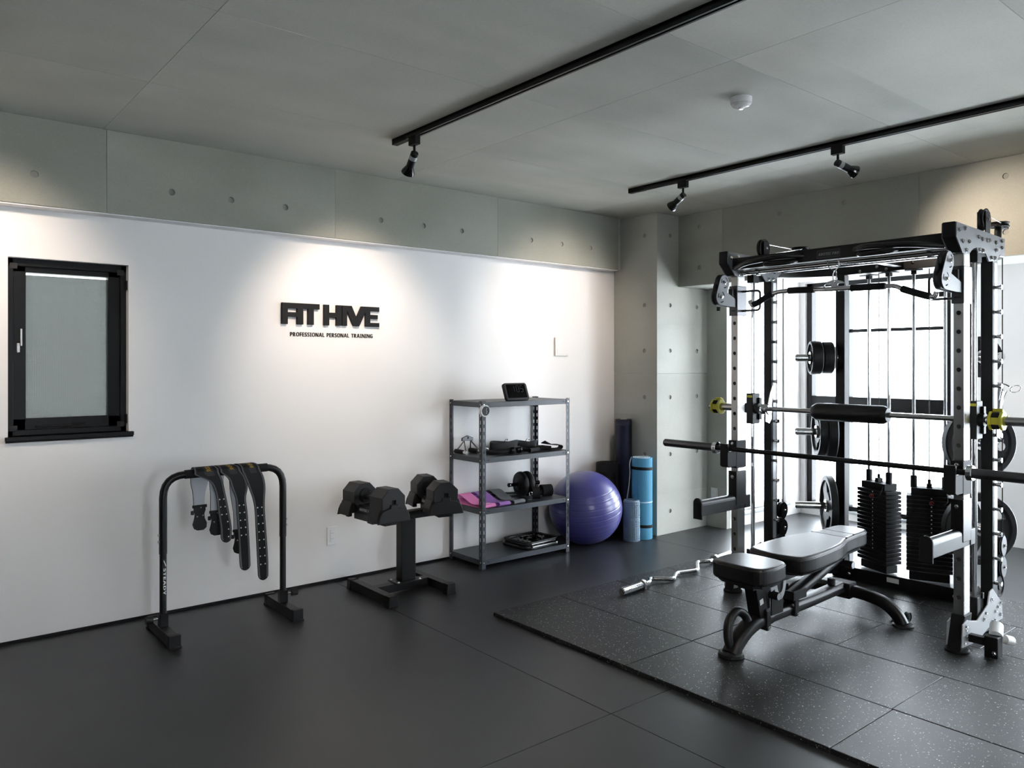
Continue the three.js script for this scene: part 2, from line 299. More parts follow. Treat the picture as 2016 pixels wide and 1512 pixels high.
// rubber mat tiles under the rack
{
  const mt = thing('rubber_mat', 'black rubber gym mat of large tiles with pale flecks under the cable rack', 'mat', [2.712, 0, -3.475]);
  const rows = [[0, 0.505, [0, 1.005, 2.013, 3.02, 4.03]], [0.505, 1.02, [0, 1.003, 2.008, 3.02, 4.03]], [1.02, 1.525, [0, 0.495, 1.5, 2.5, 3.5, 4.03]], [1.525, 2.025, [0, 1.0, 1.98, 2.99, 4.03]], [2.025, 2.535, [0, 0.49, 1.475, 2.48, 3.48, 4.03]]];
  for (const [a, b, zs] of rows) for (let i = 0; i + 1 < zs.length; i++) part('tile', boxUV(bx(a + 0.0015, b - 0.0015, 0, 0.0225 + rnd() * 0.001, zs[i] + 0.0015, zs[i + 1] - 0.0015, 0.003), rnd(), rnd()), M.fleck, mt);
}
// ================================================================ CEILING FITTINGS
function track(label, x, z0, z1) {
  const t = thingW('light_track', label, 'light track', [x, CEIL, z0]);
  part('rail', [bx(x - 0.017, x - 0.006, CEIL - 0.032, CEIL, z0, z1, 0.001), bx(x + 0.006, x + 0.017, CEIL - 0.032, CEIL, z0, z1, 0.001), bx(x - 0.017, x + 0.017, CEIL - 0.014, CEIL, z0, z1, 0.001)], M.satin, t);
  part('end_cap', bx(x - 0.018, x + 0.018, CEIL - 0.033, CEIL, z0 - 0.004, z0 + 0.14, 0.002), M.matte, t);
}
track('black ceiling track ending above the white wall sign', 2.25, -3.778, 2.3);
track('black ceiling track ending near the concrete pillar', 4.20, -3.774, 2.3);
track('black ceiling track over the small window', 0.30, -3.778, 2.3);
const UPZ = V(0, 0, -1);
function spot(label, x, z, target, power, angle = 38, blend = 0.75, group) {
  const t = thing('track_spotlight', label, 'spotlight', [x, CEIL - 0.03, z], 0, group);
  part('adapter', box(0.034, 0.05, 0.07, 0, -0.02, 0, 0.003), M.matte, t);
  part('stem', cyl([0, -0.04, 0], [0, -0.085, 0], 0.007, 10), M.matte, t);
  const d = V(...target).sub(V(x, CEIL - 0.125, z)).normalize();
  const q = new THREE.Quaternion().setFromUnitVectors(V(0, -1, 0), d);
  const place = (m) => { m.position.set(0, -0.095, 0); m.quaternion.copy(q); return m; };
  // along -y: socket, collar and the flared reflector lamp
  place(part('lamp_holder', [lathe([[0, 0.012], [0.019, 0.012], [0.0215, 0.008], [0.0215, -0.078], [0, -0.078]], 24)], M.satin, t));
  place(part('label_band', T(new THREE.CylinderGeometry(0.0219, 0.0219, 0.024, 24, 1, true), [0, -0.02, 0]), M.silver, t, 'silver label band'));
  place(part('lamp_shade', lathe([[0.0215, -0.078], [0.024, -0.084], [0.036, -0.112], [0.037, -0.122], [0.034, -0.121], [0.020, -0.086], [0, -0.086]], 28), M.gloss, t));
  const bulb = place(part('bulb', lathe([[0, -0.1165], [0.02, -0.1155], [0.0315, -0.112], [0.02, -0.106], [0, -0.104]], 24), new THREE.MeshStandardMaterial({ color: 0x222222, emissive: WARM, emissiveIntensity: 3 }), t));
  const L = new THREE.SpotLight(WARM, power * SPOT, 14, R(angle), blend, 2);
  L.position.copy(V(x, CEIL - 0.125, z).addScaledVector(d, 0.125)); L.target.position.set(...target); L.castShadow = true; L.shadow.mapSize.set(1024, 1024); L.shadow.radius = 3;
  scene.add(L); scene.add(L.target); L.name = 'spot_lamp'; L.target.name = 'spot_target';
}
spot('black track spotlight aimed down at the wall sign', 2.25, -3.575, [2.42, 1.55, ZA], 7);
spot('black track spotlight tilted left by the corner pillar', 4.20, -3.301, [4.28, 1.75, ZA], 6);
spot('black track spotlight tilted right above the cable rack', 4.20, -2.214, [5.30, 2.1, -1.7], 9, 34);
spot('black track spotlight over the small window', 0.30, -3.575, [0.35, 1.75, ZA], 6);
spot('added unseen track spotlight aimed at the mat, on the track of the wall sign', 2.25, -0.7, [2.4, 0, -2.2], 2.6, 45, 0.8);  // this spotlight and those below are out of view, added to brighten the floor
spot('added unseen track spotlight aimed at the floor before the belt stand', 0.30, -1.3, [0.8, 0, -2.6], 2.6, 45, 0.8);
spot('added unseen track spotlight at the near end of the sign track', 2.25, 0.6, [3.2, 0, -0.6], 2.6, 45, 0.8);
spot('added unseen track spotlight right above the viewer', 0.30, 0.8, [0.2, 0, 0.2], 2.6, 45, 0.8);
{
  const d = thing('smoke_detector', 'round white smoke detector on the concrete ceiling', 'detector', [3.162, CEIL, -2.144]);
  part('base', lathe([[0, 0], [0.05, 0], [0.05, -0.012], [0.049, -0.028], [0, -0.028]], 36), M.white, d);
  part('cover', lathe([[0, -0.026], [0.047, -0.026], [0.046, -0.032], [0.036, -0.042], [0.018, -0.047], [0, -0.047]], 36), S(0.72, 0.72, 0.71, 0.15), d);
  part('sensor', lathe([[0, -0.046], [0.012, -0.046], [0.009, -0.054], [0, -0.056]], 16), S(0.9, 0.9, 0.9, 0.08), d);
}
// ================================================================ ON THE WALLS
{
  const s = thing('wall_sign', 'black raised letters FIT HIVE over a small line of lettering on the white wall', 'sign', [2.32, 1.69, ZA]);
  const x = (a) => a - 2.32, h = 0.135, d = 0.02;
  const put = (pts) => { const g = prism(shape(pts.map(([a, b]) => [x(a), b * h])), d, 0.0006); part('letter', T(g, [0, -0.002, d / 2]), M.matte, s); };
  const rr = (a, b, c, e) => [[a, c], [b, c], [b, e], [a, e]];
  { // the joined F, I and T, with the eye of the F cut out
    const sh = shape([[1.972, 0], [2.009, 0], [2.009, 0.345], [2.072, 0.345], [2.072, 0], [2.113, 0], [2.113, 0.745], [2.146, 0.745], [2.146, 0], [2.185, 0], [2.185, 0.745], [2.225, 0.745], [2.225, 1], [1.972, 1]].map(([a, b]) => [x(a), b * h]), [slot(x(2.009), x(2.072), 0.56 * h, 0.745 * h)]);
    part('letter', T(prism(sh, d, 0.0006), [0, -0.002, d / 2]), M.matte, s);
  }
  put([[2.256, 0], [2.293, 0], [2.293, 0.385], [2.344, 0.385], [2.344, 0], [2.381, 0], [2.381, 1], [2.344, 1], [2.344, 0.62], [2.293, 0.62], [2.293, 1], [2.256, 1]]);
  put([[2.387, 0], [2.422, 0], [2.422, 0.74], [2.472, 0], [2.512, 0], [2.559, 0.74], [2.559, 0], [2.665, 0], [2.665, 0.2], [2.595, 0.2], [2.595, 0.39], [2.653, 0.39], [2.653, 0.6], [2.595, 0.6], [2.595, 0.78], [2.665, 0.78], [2.665, 1], [2.529, 1], [2.492, 0.42], [2.456, 1], [2.387, 1]]);
  const font = await new FontLoader().loadAsync('fonts/droid/droid_sans_bold.typeface.json');
  const str = 'PROFESSIONAL PERSONAL TRAINING', size = 0.0265;
  let cx = 0; const gl = [];
  for (const ch of str) {
    if (ch === ' ') { cx += 0.0145; continue; }
    const g = new TextGeometry(ch, { font, size, depth: 0.004, curveSegments: 4, bevelEnabled: false }); g.computeBoundingBox();
    const bb = g.boundingBox, w = (bb.max.x - bb.min.x); g.translate(-bb.min.x + cx, 0, 0); cx += w + 0.0038; gl.push(g);
  }
  const k = 0.594 / cx;
  for (const g of gl) part('letter', T(g, [2.031 - 2.32, 1.6115 - 1.69, 0], [0, 0, 0], [k, 1, 1]), M.matte, s);
}
function outlet(label, pos, turn) {
  const o = thing('wall_outlet', label, 'outlet', pos, turn);
  part('plate', box(0.069, 0.122, 0.008, 0, 0, 0.004, 0.003, 2), M.white, o);
  part('insert', box(0.026, 0.078, 0.004, 0, 0, 0.009, 0.001), M.white, o);
  for (const y of [-0.018, 0.018]) part('socket', [-1, 1].map((s) => box(0.002, 0.008, 0.002, s * 0.0055, y, 0.0105, 0)), M.mortar, o);
}
outlet('white double wall outlet on the white wall below the dumbbell stand', [2.318, 0.303, ZA], 0);
outlet('white double wall outlet on the short grey wall beside the bay', [5.70, 0.282, -4.135], -Math.PI / 2);
{
  const t = thing('wall_control', 'white wall control plate above the shelf, near the corner', 'wall switch', [4.378, 1.576, ZA]);
  part('plate', box(0.146, 0.152, 0.016, 0, 0, 0.008, 0.004, 2), M.plaster, t);
  part('flap', box(0.12, 0.045, 0.003, 0.008, -0.04, 0.0165, 0.001), M.plaster, t);
}
{ // unseen house wall next door, put in to keep sky off the small window
  const n = struct('unseen_neighbour_wall');
  part('render', boxUV(bx(-5.0, 4.6, -3.0, 12.0, -6.1, -5.9, 0)), S(0.42, 0.43, 0.40, 0.9), n);
}
// ================================================================ BELT STAND AND BELTS
// a strip of cloth or leather: left and right edge points along its length, given thickness
function ribbon(Lp, Rp, t, off = 0, close = false) {
  const n = Lp.length, pos = [], idx = [];
  for (let i = 0; i < n; i++) {
    const a = Lp[Math.max(i - 1, 0)].clone().add(Rp[Math.max(i - 1, 0)]), b = Lp[Math.min(i + 1, n - 1)].clone().add(Rp[Math.min(i + 1, n - 1)]);
    const N = new THREE.Vector3().crossVectors(b.sub(a), Rp[i].clone().sub(Lp[i])).normalize();
    for (const [p, s] of [[Lp[i], off + t / 2], [Rp[i], off + t / 2], [Rp[i], off - t / 2], [Lp[i], off - t / 2]]) { const q = p.clone().addScaledVector(N, s); pos.push(q.x, q.y, q.z); }
  }
  for (let i = 0; i < n - 1; i++) for (let j = 0; j < 4; j++) { const a = 4 * i + j, b = 4 * i + (j + 1) % 4, c = a + 4, d = b + 4; idx.push(a, c, b, b, c, d); }
  const e = 4 * (n - 1); idx.push(0, 1, 2, 0, 2, 3, e, e + 2, e + 1, e, e + 3, e + 2);
  const g = new THREE.BufferGeometry(); g.setAttribute('position', new THREE.Float32BufferAttribute(pos, 3)); g.setIndex(idx);
  return BGU.toCreasedNormals(g, 0.7);
}
{
  const s = thingW('belt_stand', 'black steel hoop stand on two floor feet holding lifting belts by the white wall', 'stand', [1.49, 0, -4.29]);
  for (const x of [1.161, 1.815]) {
    const f = part('foot', bx(x - 0.026, x + 0.026, 0.006, 0.062, -4.49, -4.09, 0.003), M.satin, s);
    for (const [za, zb, zt] of [[-4.505, -4.475, 1], [-4.115, -4.085, -1]]) part('end_cap', [bx(x - 0.029, x + 0.029, 0.004, 0.068, za, zb, 0.003), bx(x - 0.032, x + 0.032, 0, 0.012, za - 0.004, zb + 0.004, 0.003)], M.plastic, f);
    part('collar', [bx(x - 0.0225, x + 0.0225, 0.06, 0.13, -4.3225, -4.2775, 0.004)], M.satin, s);
    const k = part('knob', [cyl([x + (x < 1.5 ? -0.02 : 0.02), 0.105, -4.30], [x + (x < 1.5 ? -0.052 : 0.052), 0.105, -4.30], 0.006, 10)], M.chrome, s, 'bright clamp screw');
    part('grip', cyl([x + (x < 1.5 ? -0.052 : 0.052), 0.105, -4.30], [x + (x < 1.5 ? -0.085 : 0.085), 0.105, -4.30], 0.02, 12), M.plastic, k);
    part('post', tube([[x, 0.06, -4.30], [x, 0.46, -4.30]], 0.0175, 0.05, 18), M.satin, s);
    for (const y of [0.505, 0.54]) part('bolt', lathe([[0, 0.008], [0.005, 0.007], [0.007, 0.003], [0.007, 0], [0, 0]], 10).rotateZ(x < 1.5 ? Math.PI / 2 : -Math.PI / 2).translate(x + (x < 1.5 ? -0.0195 : 0.0195), y, -4.30), M.silver, s);
  }
  part('hoop', tube([[1.161, 0.44, -4.30], [1.161, 0.846, -4.30], [1.815, 0.846, -4.30], [1.815, 0.44, -4.30]], 0.0198, 0.115, 18), M.satin, s);
  part('grip_sleeve', cyl([1.27, 0.846, -4.30], [1.72, 0.846, -4.30], 0.0235, 20), M.foam, s);
  const t = print(256, 64, (c) => { c.fillStyle = '#e8e8e8'; c.font = 'bold 46px sans-serif'; c.fillText('STEADY', 54, 50); c.beginPath(); c.moveTo(4, 44); c.lineTo(40, 12); c.lineTo(46, 12); c.lineTo(46, 20); c.lineTo(14, 46); c.fill(); }, '#0a0a0b');
  const g = new THREE.CylinderGeometry(0.0179, 0.0179, 0.22, 16, 1, true, R(-28), R(82)), uv = g.attributes.uv;
  for (let i = 0; i < uv.count; i++) { const u = uv.getX(i), v = uv.getY(i); uv.setXY(i, 1 - v, u); }
  part('lettering', T(g, [1.161, 0.305, -4.30]), new THREE.MeshStandardMaterial({ map: t, roughness: 0.5 }), s, 'white lettering down the post');
}
{
  const fronts = [
    [[1.309, 1.44, 0.86], [1.389, 1.457, 0.801], [1.418, 1.47, 0.735], [1.429, 1.487, 0.651], [1.446, 1.506, 0.538], [1.449, 1.507, 0.490]],
    [[1.446, 1.557, 0.863], [1.487, 1.579, 0.81], [1.506, 1.594, 0.752], [1.526, 1.584, 0.696], [1.534, 1.594, 0.61], [1.545, 1.605, 0.468], [1.551, 1.611, 0.355], [1.553, 1.611, 0.32]],
    [[1.562, 1.666, 0.868], [1.582, 1.686, 0.801], [1.602, 1.695, 0.742], [1.622, 1.692, 0.684], [1.634, 1.692, 0.627], [1.642, 1.701, 0.511], [1.651, 1.713, 0.338], [1.655, 1.714, 0.249]]];
  const backs = [
    [[1.311, 1.405, 0.796], [1.322, 1.389, 0.735], [1.327, 1.384, 0.671], [1.328, 1.386, 0.62]],
    [[1.411, 1.488, 0.781], [1.416, 1.483, 0.725], [1.416, 1.477, 0.633], [1.416, 1.478, 0.58]],
    [[1.522, 1.61, 0.742], [1.542, 1.608, 0.598], [1.544, 1.606, 0.512], [1.544, 1.606, 0.46]]];
  const tips = [0.46, 0.29, 0.218];
  const labels = ['short black lifting belt on the left of the hoop stand, stitched edges', 'black lifting belt in the middle of the three on the hoop stand', 'longest black lifting belt on the right of the hoop stand'];
  const stitch = S(0.18, 0.18, 0.19, 0.8), suede = S(0.50, 0.52, 0.56, 0.95), lace = S(0.75, 0.75, 0.75, 0.4);
  fronts.forEach((F, b) => {
    const B = backs[b], o = thingW('lifting_belt', labels[b], 'weight belt', [(F[0][0] + F[0][1]) / 2, 0.846, -4.30], 'lifting belts on the hoop stand');
    const st = [];
    for (const [l, r, y] of [...B].reverse()) st.push([l, r, y, -4.337]);
    for (let k = 0; k <= 8; k++) { // over the bar
      const a = Math.PI * k / 8, m = k / 8, e = m * m * (3 - 2 * m), bl = B[0], fl = F[0];
      st.push([bl[0] + (fl[0] - bl[0]) * e, bl[1] + (fl[1] - bl[1]) * e, 0.846 + 0.032 * Math.sin(a), -4.30 - 0.034 * Math.cos(a)]);
    }
    F.slice(1).forEach(([l, r, y], i) => st.push([l, r, y, -4.263 + 0.004 * Math.sin(i)]));
    const fL = new THREE.CatmullRomCurve3(st.map((q) => V(q[0], q[2], q[3])), false, 'centripetal').getPoints(70);
    const fR = new THREE.CatmullRomCurve3(st.map((q) => V(q[1], q[2], q[3])), false, 'centripetal').getPoints(70);
    // rounded tip
    const e = F[F.length - 1], c = (e[0] + e[1]) / 2, hw = (e[1] - e[0]) / 2;
    for (let k = 1; k <= 6; k++) { const a = Math.PI / 2 * k / 6, y = e[2] - (e[2] - tips[b]) * Math.sin(a), w = Math.max(0.003, hw * Math.cos(a)); fL.push(V(c - w, y, -4.262)); fR.push(V(c + w, y, -4.262)); }
    const inset = (d) => [fL.map((p, i) => p.clone().lerp(fR[i], d / p.distanceTo(fR[i]))), fR.map((p, i) => p.clone().lerp(fL[i], d / p.distanceTo(fL[i])))];
    part('strap', ribbon(fL, fR, 0.006), M.belt, o);
    const [iL, iR] = inset(0.001); part('lining', ribbon(iL.slice(0, 72), iR.slice(0, 72), 0.003, -0.0043), suede, o, 'pale grey suede lining');
    for (const d of [0.003, 0.0075]) { const [aL, aR] = inset(d), [cL, cR] = inset(d + 0.002); part('stitching', [ribbon(aL.slice(20, 73), cL.slice(20, 73), 0.0008, 0.0032), ribbon(cR.slice(20, 73), aR.slice(20, 73), 0.0008, 0.0032)], stitch, o); }
    // eyelets in two columns down the tail
    const L = F[F.length - 1][2] + 0.03, top = [0.70, 0.655, 0.63][b], rows = [6, 5, 8][b];
    const at = (y) => { const k = fL.findIndex((p, i) => i > 30 && p.z > -4.29 && p.y <= y), t = (fL[k - 1].y - y) / (fL[k - 1].y - fL[k].y); return [fL[k - 1].clone().lerp(fL[k], t), fR[k - 1].clone().lerp(fR[k], t)]; };
    for (let k = 0; k < rows; k++) { const [a, d] = at(top - k * (b === 2 ? 0.046 : 0.042)); for (const m of [0.29, 0.71]) { if (b === 0 && k > 2 && m < 0.5) continue; const q = a.clone().lerp(d, m); part('eyelet', lathe([[0, 0.0012], [0.003, 0.0012], [0.0038, 0], [0, 0]], 10).rotateX(Math.PI / 2).translate(q.x, q.y, q.z + 0.0035), lace, o); } }
    // lever buckle on the back end
    const y0 = B[B.length - 1][2], x = (B[B.length - 1][0] + B[B.length - 1][1]) / 2, z = -4.33;
    const sh = shape([[-0.031, 0], [0.031, 0], [0.031, -0.03], [0.024, -0.05], [0.027, -0.075], [0.038, -0.10], [0.036, -0.125], [0.02, -0.138], [-0.012, -0.138], [-0.03, -0.128], [-0.038, -0.105], [-0.03, -0.075], [-0.026, -0.05], [-0.031, -0.03]]);
    const bk = part('buckle', [T(prism(sh, 0.009, 0.002), [x, y0 + 0.05, z]), box(0.076, 0.016, 0.014, x, y0 + 0.042, z, 0.003), box(0.016, 0.022, 0.012, x - 0.038, y0 + 0.01, z, 0.003)], M.plastic, o, 'black lever buckle');
    for (const [dx, dy] of [[-0.014, -0.012], [0.016, -0.008], [0.005, 0.036]]) part('rivet', lathe([[0, 0.003], [0.003, 0.0025], [0.004, 0], [0, 0]], 10).rotateX(Math.PI / 2).translate(x + dx, y0 + dy, z + 0.0055), M.silver, bk);
    // gold print across the top
    const t = print(128, 64, (q) => { q.fillStyle = '#b08c12'; q.font = 'bold 44px sans-serif'; q.fillText('SDR', 14, 48); }, '#101011');
    const ns = st.length - 1, k0 = Math.round(8.2 / ns * 70), k1 = Math.round(12.4 / ns * 70), pl = [], pr = []; for (let k = k0; k <= k1; k++) { pl.push(fL[k].clone().lerp(fR[k], 0.4)); pr.push(fL[k].clone().lerp(fR[k], 0.78)); }
    const n = pl.length, pos = [], uv = [], ix = [];
    for (let i = 0; i < n; i++) { const a = pl[Math.max(i - 1, 0)], d = pl[Math.min(i + 1, n - 1)], N = new THREE.Vector3().crossVectors(d.clone().sub(a), pr[i].clone().sub(pl[i])).normalize().multiplyScalar(0.0034); for (const [p, v] of [[pl[i], 0], [pr[i], 1]]) { pos.push(p.x + N.x, p.y + N.y, p.z + N.z); uv.push(i / (n - 1), 1 - v); } if (i) { const q = 2 * i; ix.push(q - 2, q, q - 1, q - 1, q, q + 1); } }
    const g = new THREE.BufferGeometry(); g.setAttribute('position', new THREE.Float32BufferAttribute(pos, 3)); g.setAttribute('uv', new THREE.Float32BufferAttribute(uv, 2)); g.setIndex(ix); g.computeVertexNormals();
    part('lettering', g, new THREE.MeshStandardMaterial({ map: t, roughness: 0.6, side: THREE.DoubleSide }), o, 'gold print on the belt');
  });
}
// ================================================================ DUMBBELL STAND
const DB = [[2.368, -4.235, R(4)], [2.812, -4.235, R(-13)]];
{
  const s = thingW('dumbbell_stand', 'black steel pedestal stand with H shaped base carrying two adjustable dumbbells', 'dumbbell stand', [2.58, 0, -4.23]);
  for (const x of [2.352, 2.768]) {
    const f = part('foot', bx(x - 0.026, x + 0.026, 0.008, 0.062, -4.47, -3.99, 0.003), M.black, s);
    for (const [a, b] of [[-4.49, -4.445], [-4.015, -3.965]]) part('rubber_cap', T(prism(shape([[-0.034, 0], [0.034, 0], [0.029, 0.066], [-0.029, 0.066]]), b - a, 0.003), [x, 0, (a + b) / 2]), M.plastic, f);
  }
  part('crossbar', bx(2.37, 2.75, 0.012, 0.062, -4.255, -4.195, 0.003), M.black, s);
  const pl = part('base_plate', bx(2.50, 2.685, 0.062, 0.069, -4.285, -4.165, 0.002), M.black, s);
  for (const [x, z] of [[2.515, -4.27], [2.515, -4.18], [2.67, -4.27], [2.67, -4.18]]) part('bolt', lathe([[0, 0.008], [0.006, 0.007], [0.008, 0.003], [0.008, 0], [0, 0]], 6).translate(x, 0.069, z), M.silver, pl);
  part('column', bx(2.545, 2.648, 0.069, 0.462, -4.26, -4.19, 0.004), M.black, s);
  part('top_bar', bx(2.34, 2.86, 0.452, 0.502, -4.262, -4.198, 0.003), M.black, s);
  for (const [x, z, a] of DB) part('tray', T(box(0.096, 0.042, 0.34, 0, 0, 0, 0.003), [x, 0.490, z + 0.03], [0, a, 0]), M.black, s);
}
function cradle(label, [x, z, a], group) {
  const c = thing('dumbbell_cradle', label, 'cradle', [x, 0.511, z], a, group);
  part('spine', T(prism(shape([[-0.058, 0], [0.058, 0], [0.045, 0.052], [-0.045, 0.052]]), 0.42, 0.003), [0, 0, 0]), M.plastic, c);
  const sad = prism(shape([[-0.112, -0.014], [-0.1, 0.0], [-0.06, 0.0], [0.06, 0.0], [0.1, 0.0], [0.112, -0.014], [0.108, 0.018], [0.098, 0.05], [0.089, 0.07], [0.06, 0.028], [0.03, 0.013], [-0.03, 0.013], [-0.06, 0.028], [-0.089, 0.07], [-0.098, 0.05], [-0.108, 0.018]]), 0.118, 0.003);
  for (const s of [-1, 1]) {
    const m = part('saddle', T(sad, [0, 0, s * 0.158]), M.plastic, c);
    part('end_wing', T(prism(shape([[-0.116, -0.02], [0.116, -0.02], [0.108, 0.016], [0.094, 0.044], [0.074, 0.058], [0.03, 0.066], [0.026, 0.086], [-0.026, 0.086], [-0.03, 0.066], [-0.074, 0.058], [-0.094, 0.044], [-0.108, 0.016]]), 0.012, 0.003), [0, 0, s * 0.226]), M.plastic, m);
    part('foot_clip', [box(0.03, 0.03, 0.03, -0.08, -0.012, s * 0.15, 0.004), box(0.03, 0.03, 0.03, 0.08, -0.012, s * 0.15, 0.004)], M.plastic, m);
  }
  const t = print(256, 64, (q) => { q.fillStyle = '#cfd2d4'; q.font = 'italic bold 40px sans-serif'; q.fillText('AROTEC PRO', 4, 46, 246); }, '#141415');
  part('lettering', T(new THREE.PlaneGeometry(0.15, 0.034), [-0.0535, 0.026, 0.0], [0, -Math.PI / 2, 0]).rotateZ(0).translate(-0.0015, 0, 0), new THREE.MeshStandardMaterial({ map: t, roughness: 0.5 }), c, 'white lettering on the front face');
  return c;
}
function dumbbell(label, [x, z, a], group) {
  const d = thing('adjustable_dumbbell', label, 'dumbbell', [x, 0.607, z], a, group), f = 0.0825, k = f * 0.4142;
  const oct = shape([[-k, -f], [k, -f], [f, -k], [f, k], [k, f], [-k, f], [-f, k], [-f, -k]], [slot(-0.013, 0.013, -0.02, 0.014)]);
  part('handle', lathe([[0, -0.085], [0.0155, -0.085], [0.0165, -0.05], [0.0175, 0], [0.0165, 0.05], [0.0155, 0.085], [0, 0.085]], 20).rotateX(Math.PI / 2), M.iron, d, 'grey knurled grip');
  for (const s of [-1, 1]) {
    const h = part('weight_head', T(prism(oct, 0.136, 0.003), [0, 0, s * 0.154]), M.cast, d);
    part('end_plug', box(0.022, 0.03, 0.12, 0, -0.003, s * 0.15, 0.002), M.matte, h);
    part('selector_disc', lathe([[0, -0.008], [0.04, -0.008], [0.043, -0.004], [0.043, 0.004], [0, 0.006]], 28).rotateX(Math.PI / 2).translate(0, 0.01, s * 0.082), M.matte, h);
    part('pin', cyl([0.024, 0.03, s * 0.078], [0.024, 0.03, s * 0.068], 0.004, 8), M.chrome, h);
  }
  return d;
}
cradle('black dumbbell cradle with white lettering on the left side of the stand', DB[0], 'dumbbell cradles'); cradle('black dumbbell cradle on the right side of the stand, next to the shelf', DB[1], 'dumbbell cradles');
dumbbell('black octagonal adjustable dumbbell on the left of the stand', DB[0], 'adjustable dumbbells'); dumbbell('black octagonal adjustable dumbbell on the right, beside the shelf', DB[1], 'adjustable dumbbells');
// ================================================================ SHELF UNIT
const SH = [0.065, 0.418, 0.777, 1.166], SX0 = 3.252, SX1 = 4.09, SZ0 = -4.686, SZ1 = -4.292;
{
  const s = thingW('steel_shelf', 'dark grey slotted steel shelf unit with four boards against the white wall', 'shelf', [(SX0 + SX1) / 2, 0, (SZ0 + SZ1) / 2]);
  const slots = (off) => Array.from({ length: 22 }, (_, i) => slot(off - 0.0032, off + 0.0032, 0.04 + i * 0.0512, 0.04 + i * 0.0512 + 0.026));
  const flange = (dir) => { const w = 0.034; return prism(shape([[0, 0], [dir * w, 0], [dir * w, 1.174], [0, 1.174]], slots(dir * 0.019)), 0.002, 0); };
  for (const [x, dx] of [[SX0, 1], [SX1, -1]]) for (const [z, dz] of [[SZ1, -1], [SZ0, 1]]) {
    // one flange along x, one along z, meeting in the outer corner
    const p = part('post', [T(flange(dx), [x, 0, z + dz * 0.001]), T(flange(1), [x + dx * 0.001, 0, z], [0, dz > 0 ? -Math.PI / 2 : Math.PI / 2, 0])], M.shelf, s);
    part('foot', box(0.038, 0.006, 0.038, x + dx * 0.017, 0.003, z + dz * 0.017, 0.001), M.plastic, p);
    for (const y of SH) { part('bolt', [lathe([[0, 0.004], [0.005, 0.0035], [0.0065, 0], [0, 0]], 10).rotateX(dz < 0 ? Math.PI / 2 : -Math.PI / 2).translate(x + dx * 0.017, y - 0.017, z), lathe([[0, 0.004], [0.005, 0.0035], [0.0065, 0], [0, 0]], 10).rotateZ(dx > 0 ? Math.PI / 2 : -Math.PI / 2).translate(x, y - 0.017, z + dz * 0.017)], M.chrome, p); }
  }
  for (const y of SH) {
    const b = part('shelf_board', [bx(SX0 + 0.003, SX1 - 0.003, y - 0.002, y, SZ0 + 0.003, SZ1 - 0.003, 0.001), bx(SX0 + 0.003, SX1 - 0.003, y - 0.036, y, SZ1 - 0.005, SZ1 - 0.003, 0.001), bx(SX0 + 0.003, SX1 - 0.003, y - 0.036, y, SZ0 + 0.003, SZ0 + 0.005, 0.001), bx(SX0 + 0.003, SX0 + 0.005, y - 0.036, y, SZ0 + 0.003, SZ1 - 0.003, 0.001), bx(SX1 - 0.005, SX1 - 0.003, y - 0.036, y, SZ0 + 0.003, SZ1 - 0.003, 0.001)], M.shelf, s);
    part('slot_hole', [[SX0 + 0.06, 1], [SX1 - 0.06, 1]].map(([x]) => box(0.014, 0.007, 0.001, x, y - 0.016, SZ1 - 0.003, 0)), M.seam, b);
  }
}
{ // clock on the top board, leaning back
  const c = thing('digital_clock', 'black digital clock showing 1:05 on top of the steel shelf', 'clock', [3.620, 1.166, -4.345], R(1));
  const lean = -R(21), up = (g, y, z) => T(T(g, [0, y, z]), [0, 0, 0], [lean, 0, 0]);
  part('case', up(prism(shape(rrect(0.222, 0.134, 0.02)), 0.026, 0.005, 3), 0.067, 0), M.plastic, c);
  const seg = (q, x, y, w, h, on, t) => { const a = [[x + t, y, w - 2 * t, t], [x + w - t, y + t, t, h / 2 - t], [x + w - t, y + h / 2, t, h / 2 - t], [x + t, y + h - t, w - 2 * t, t], [x, y + h / 2, t, h / 2 - t], [x, y + t, t, h / 2 - t], [x + t, y + h / 2 - t / 2, w - 2 * t, t]]; [...on].forEach((k) => q.fillRect(...a[+k])); };
  const t = print(512, 288, (q) => { q.fillStyle = '#35383b'; seg(q, 150, 20, 62, 150, '12', 15); q.fillRect(226, 130, 12, 12); q.fillRect(226, 62, 12, 12); seg(q, 256, 20, 84, 150, '012345', 15); seg(q, 362, 20, 84, 150, '02356', 15); q.fillStyle = '#1f2224'; seg(q, 110, 206, 36, 60, '01346', 7); seg(q, 30, 206, 36, 60, '12', 7); seg(q, 230, 206, 36, 60, '023456', 7); seg(q, 380, 206, 36, 60, '012', 7); seg(q, 430, 206, 36, 60, '0123456', 7); }, '#040405');
  part('display', up(new THREE.PlaneGeometry(0.182, 0.102), 0.07, 0.0135), new THREE.MeshStandardMaterial({ map: t, roughness: 0.12 }), c);
  part('rear_stand', T(box(0.12, 0.075, 0.006, 0, 0.036, -0.062, 0.002), [0, 0, 0], [R(12), 0, 0]), M.plastic, c);
}
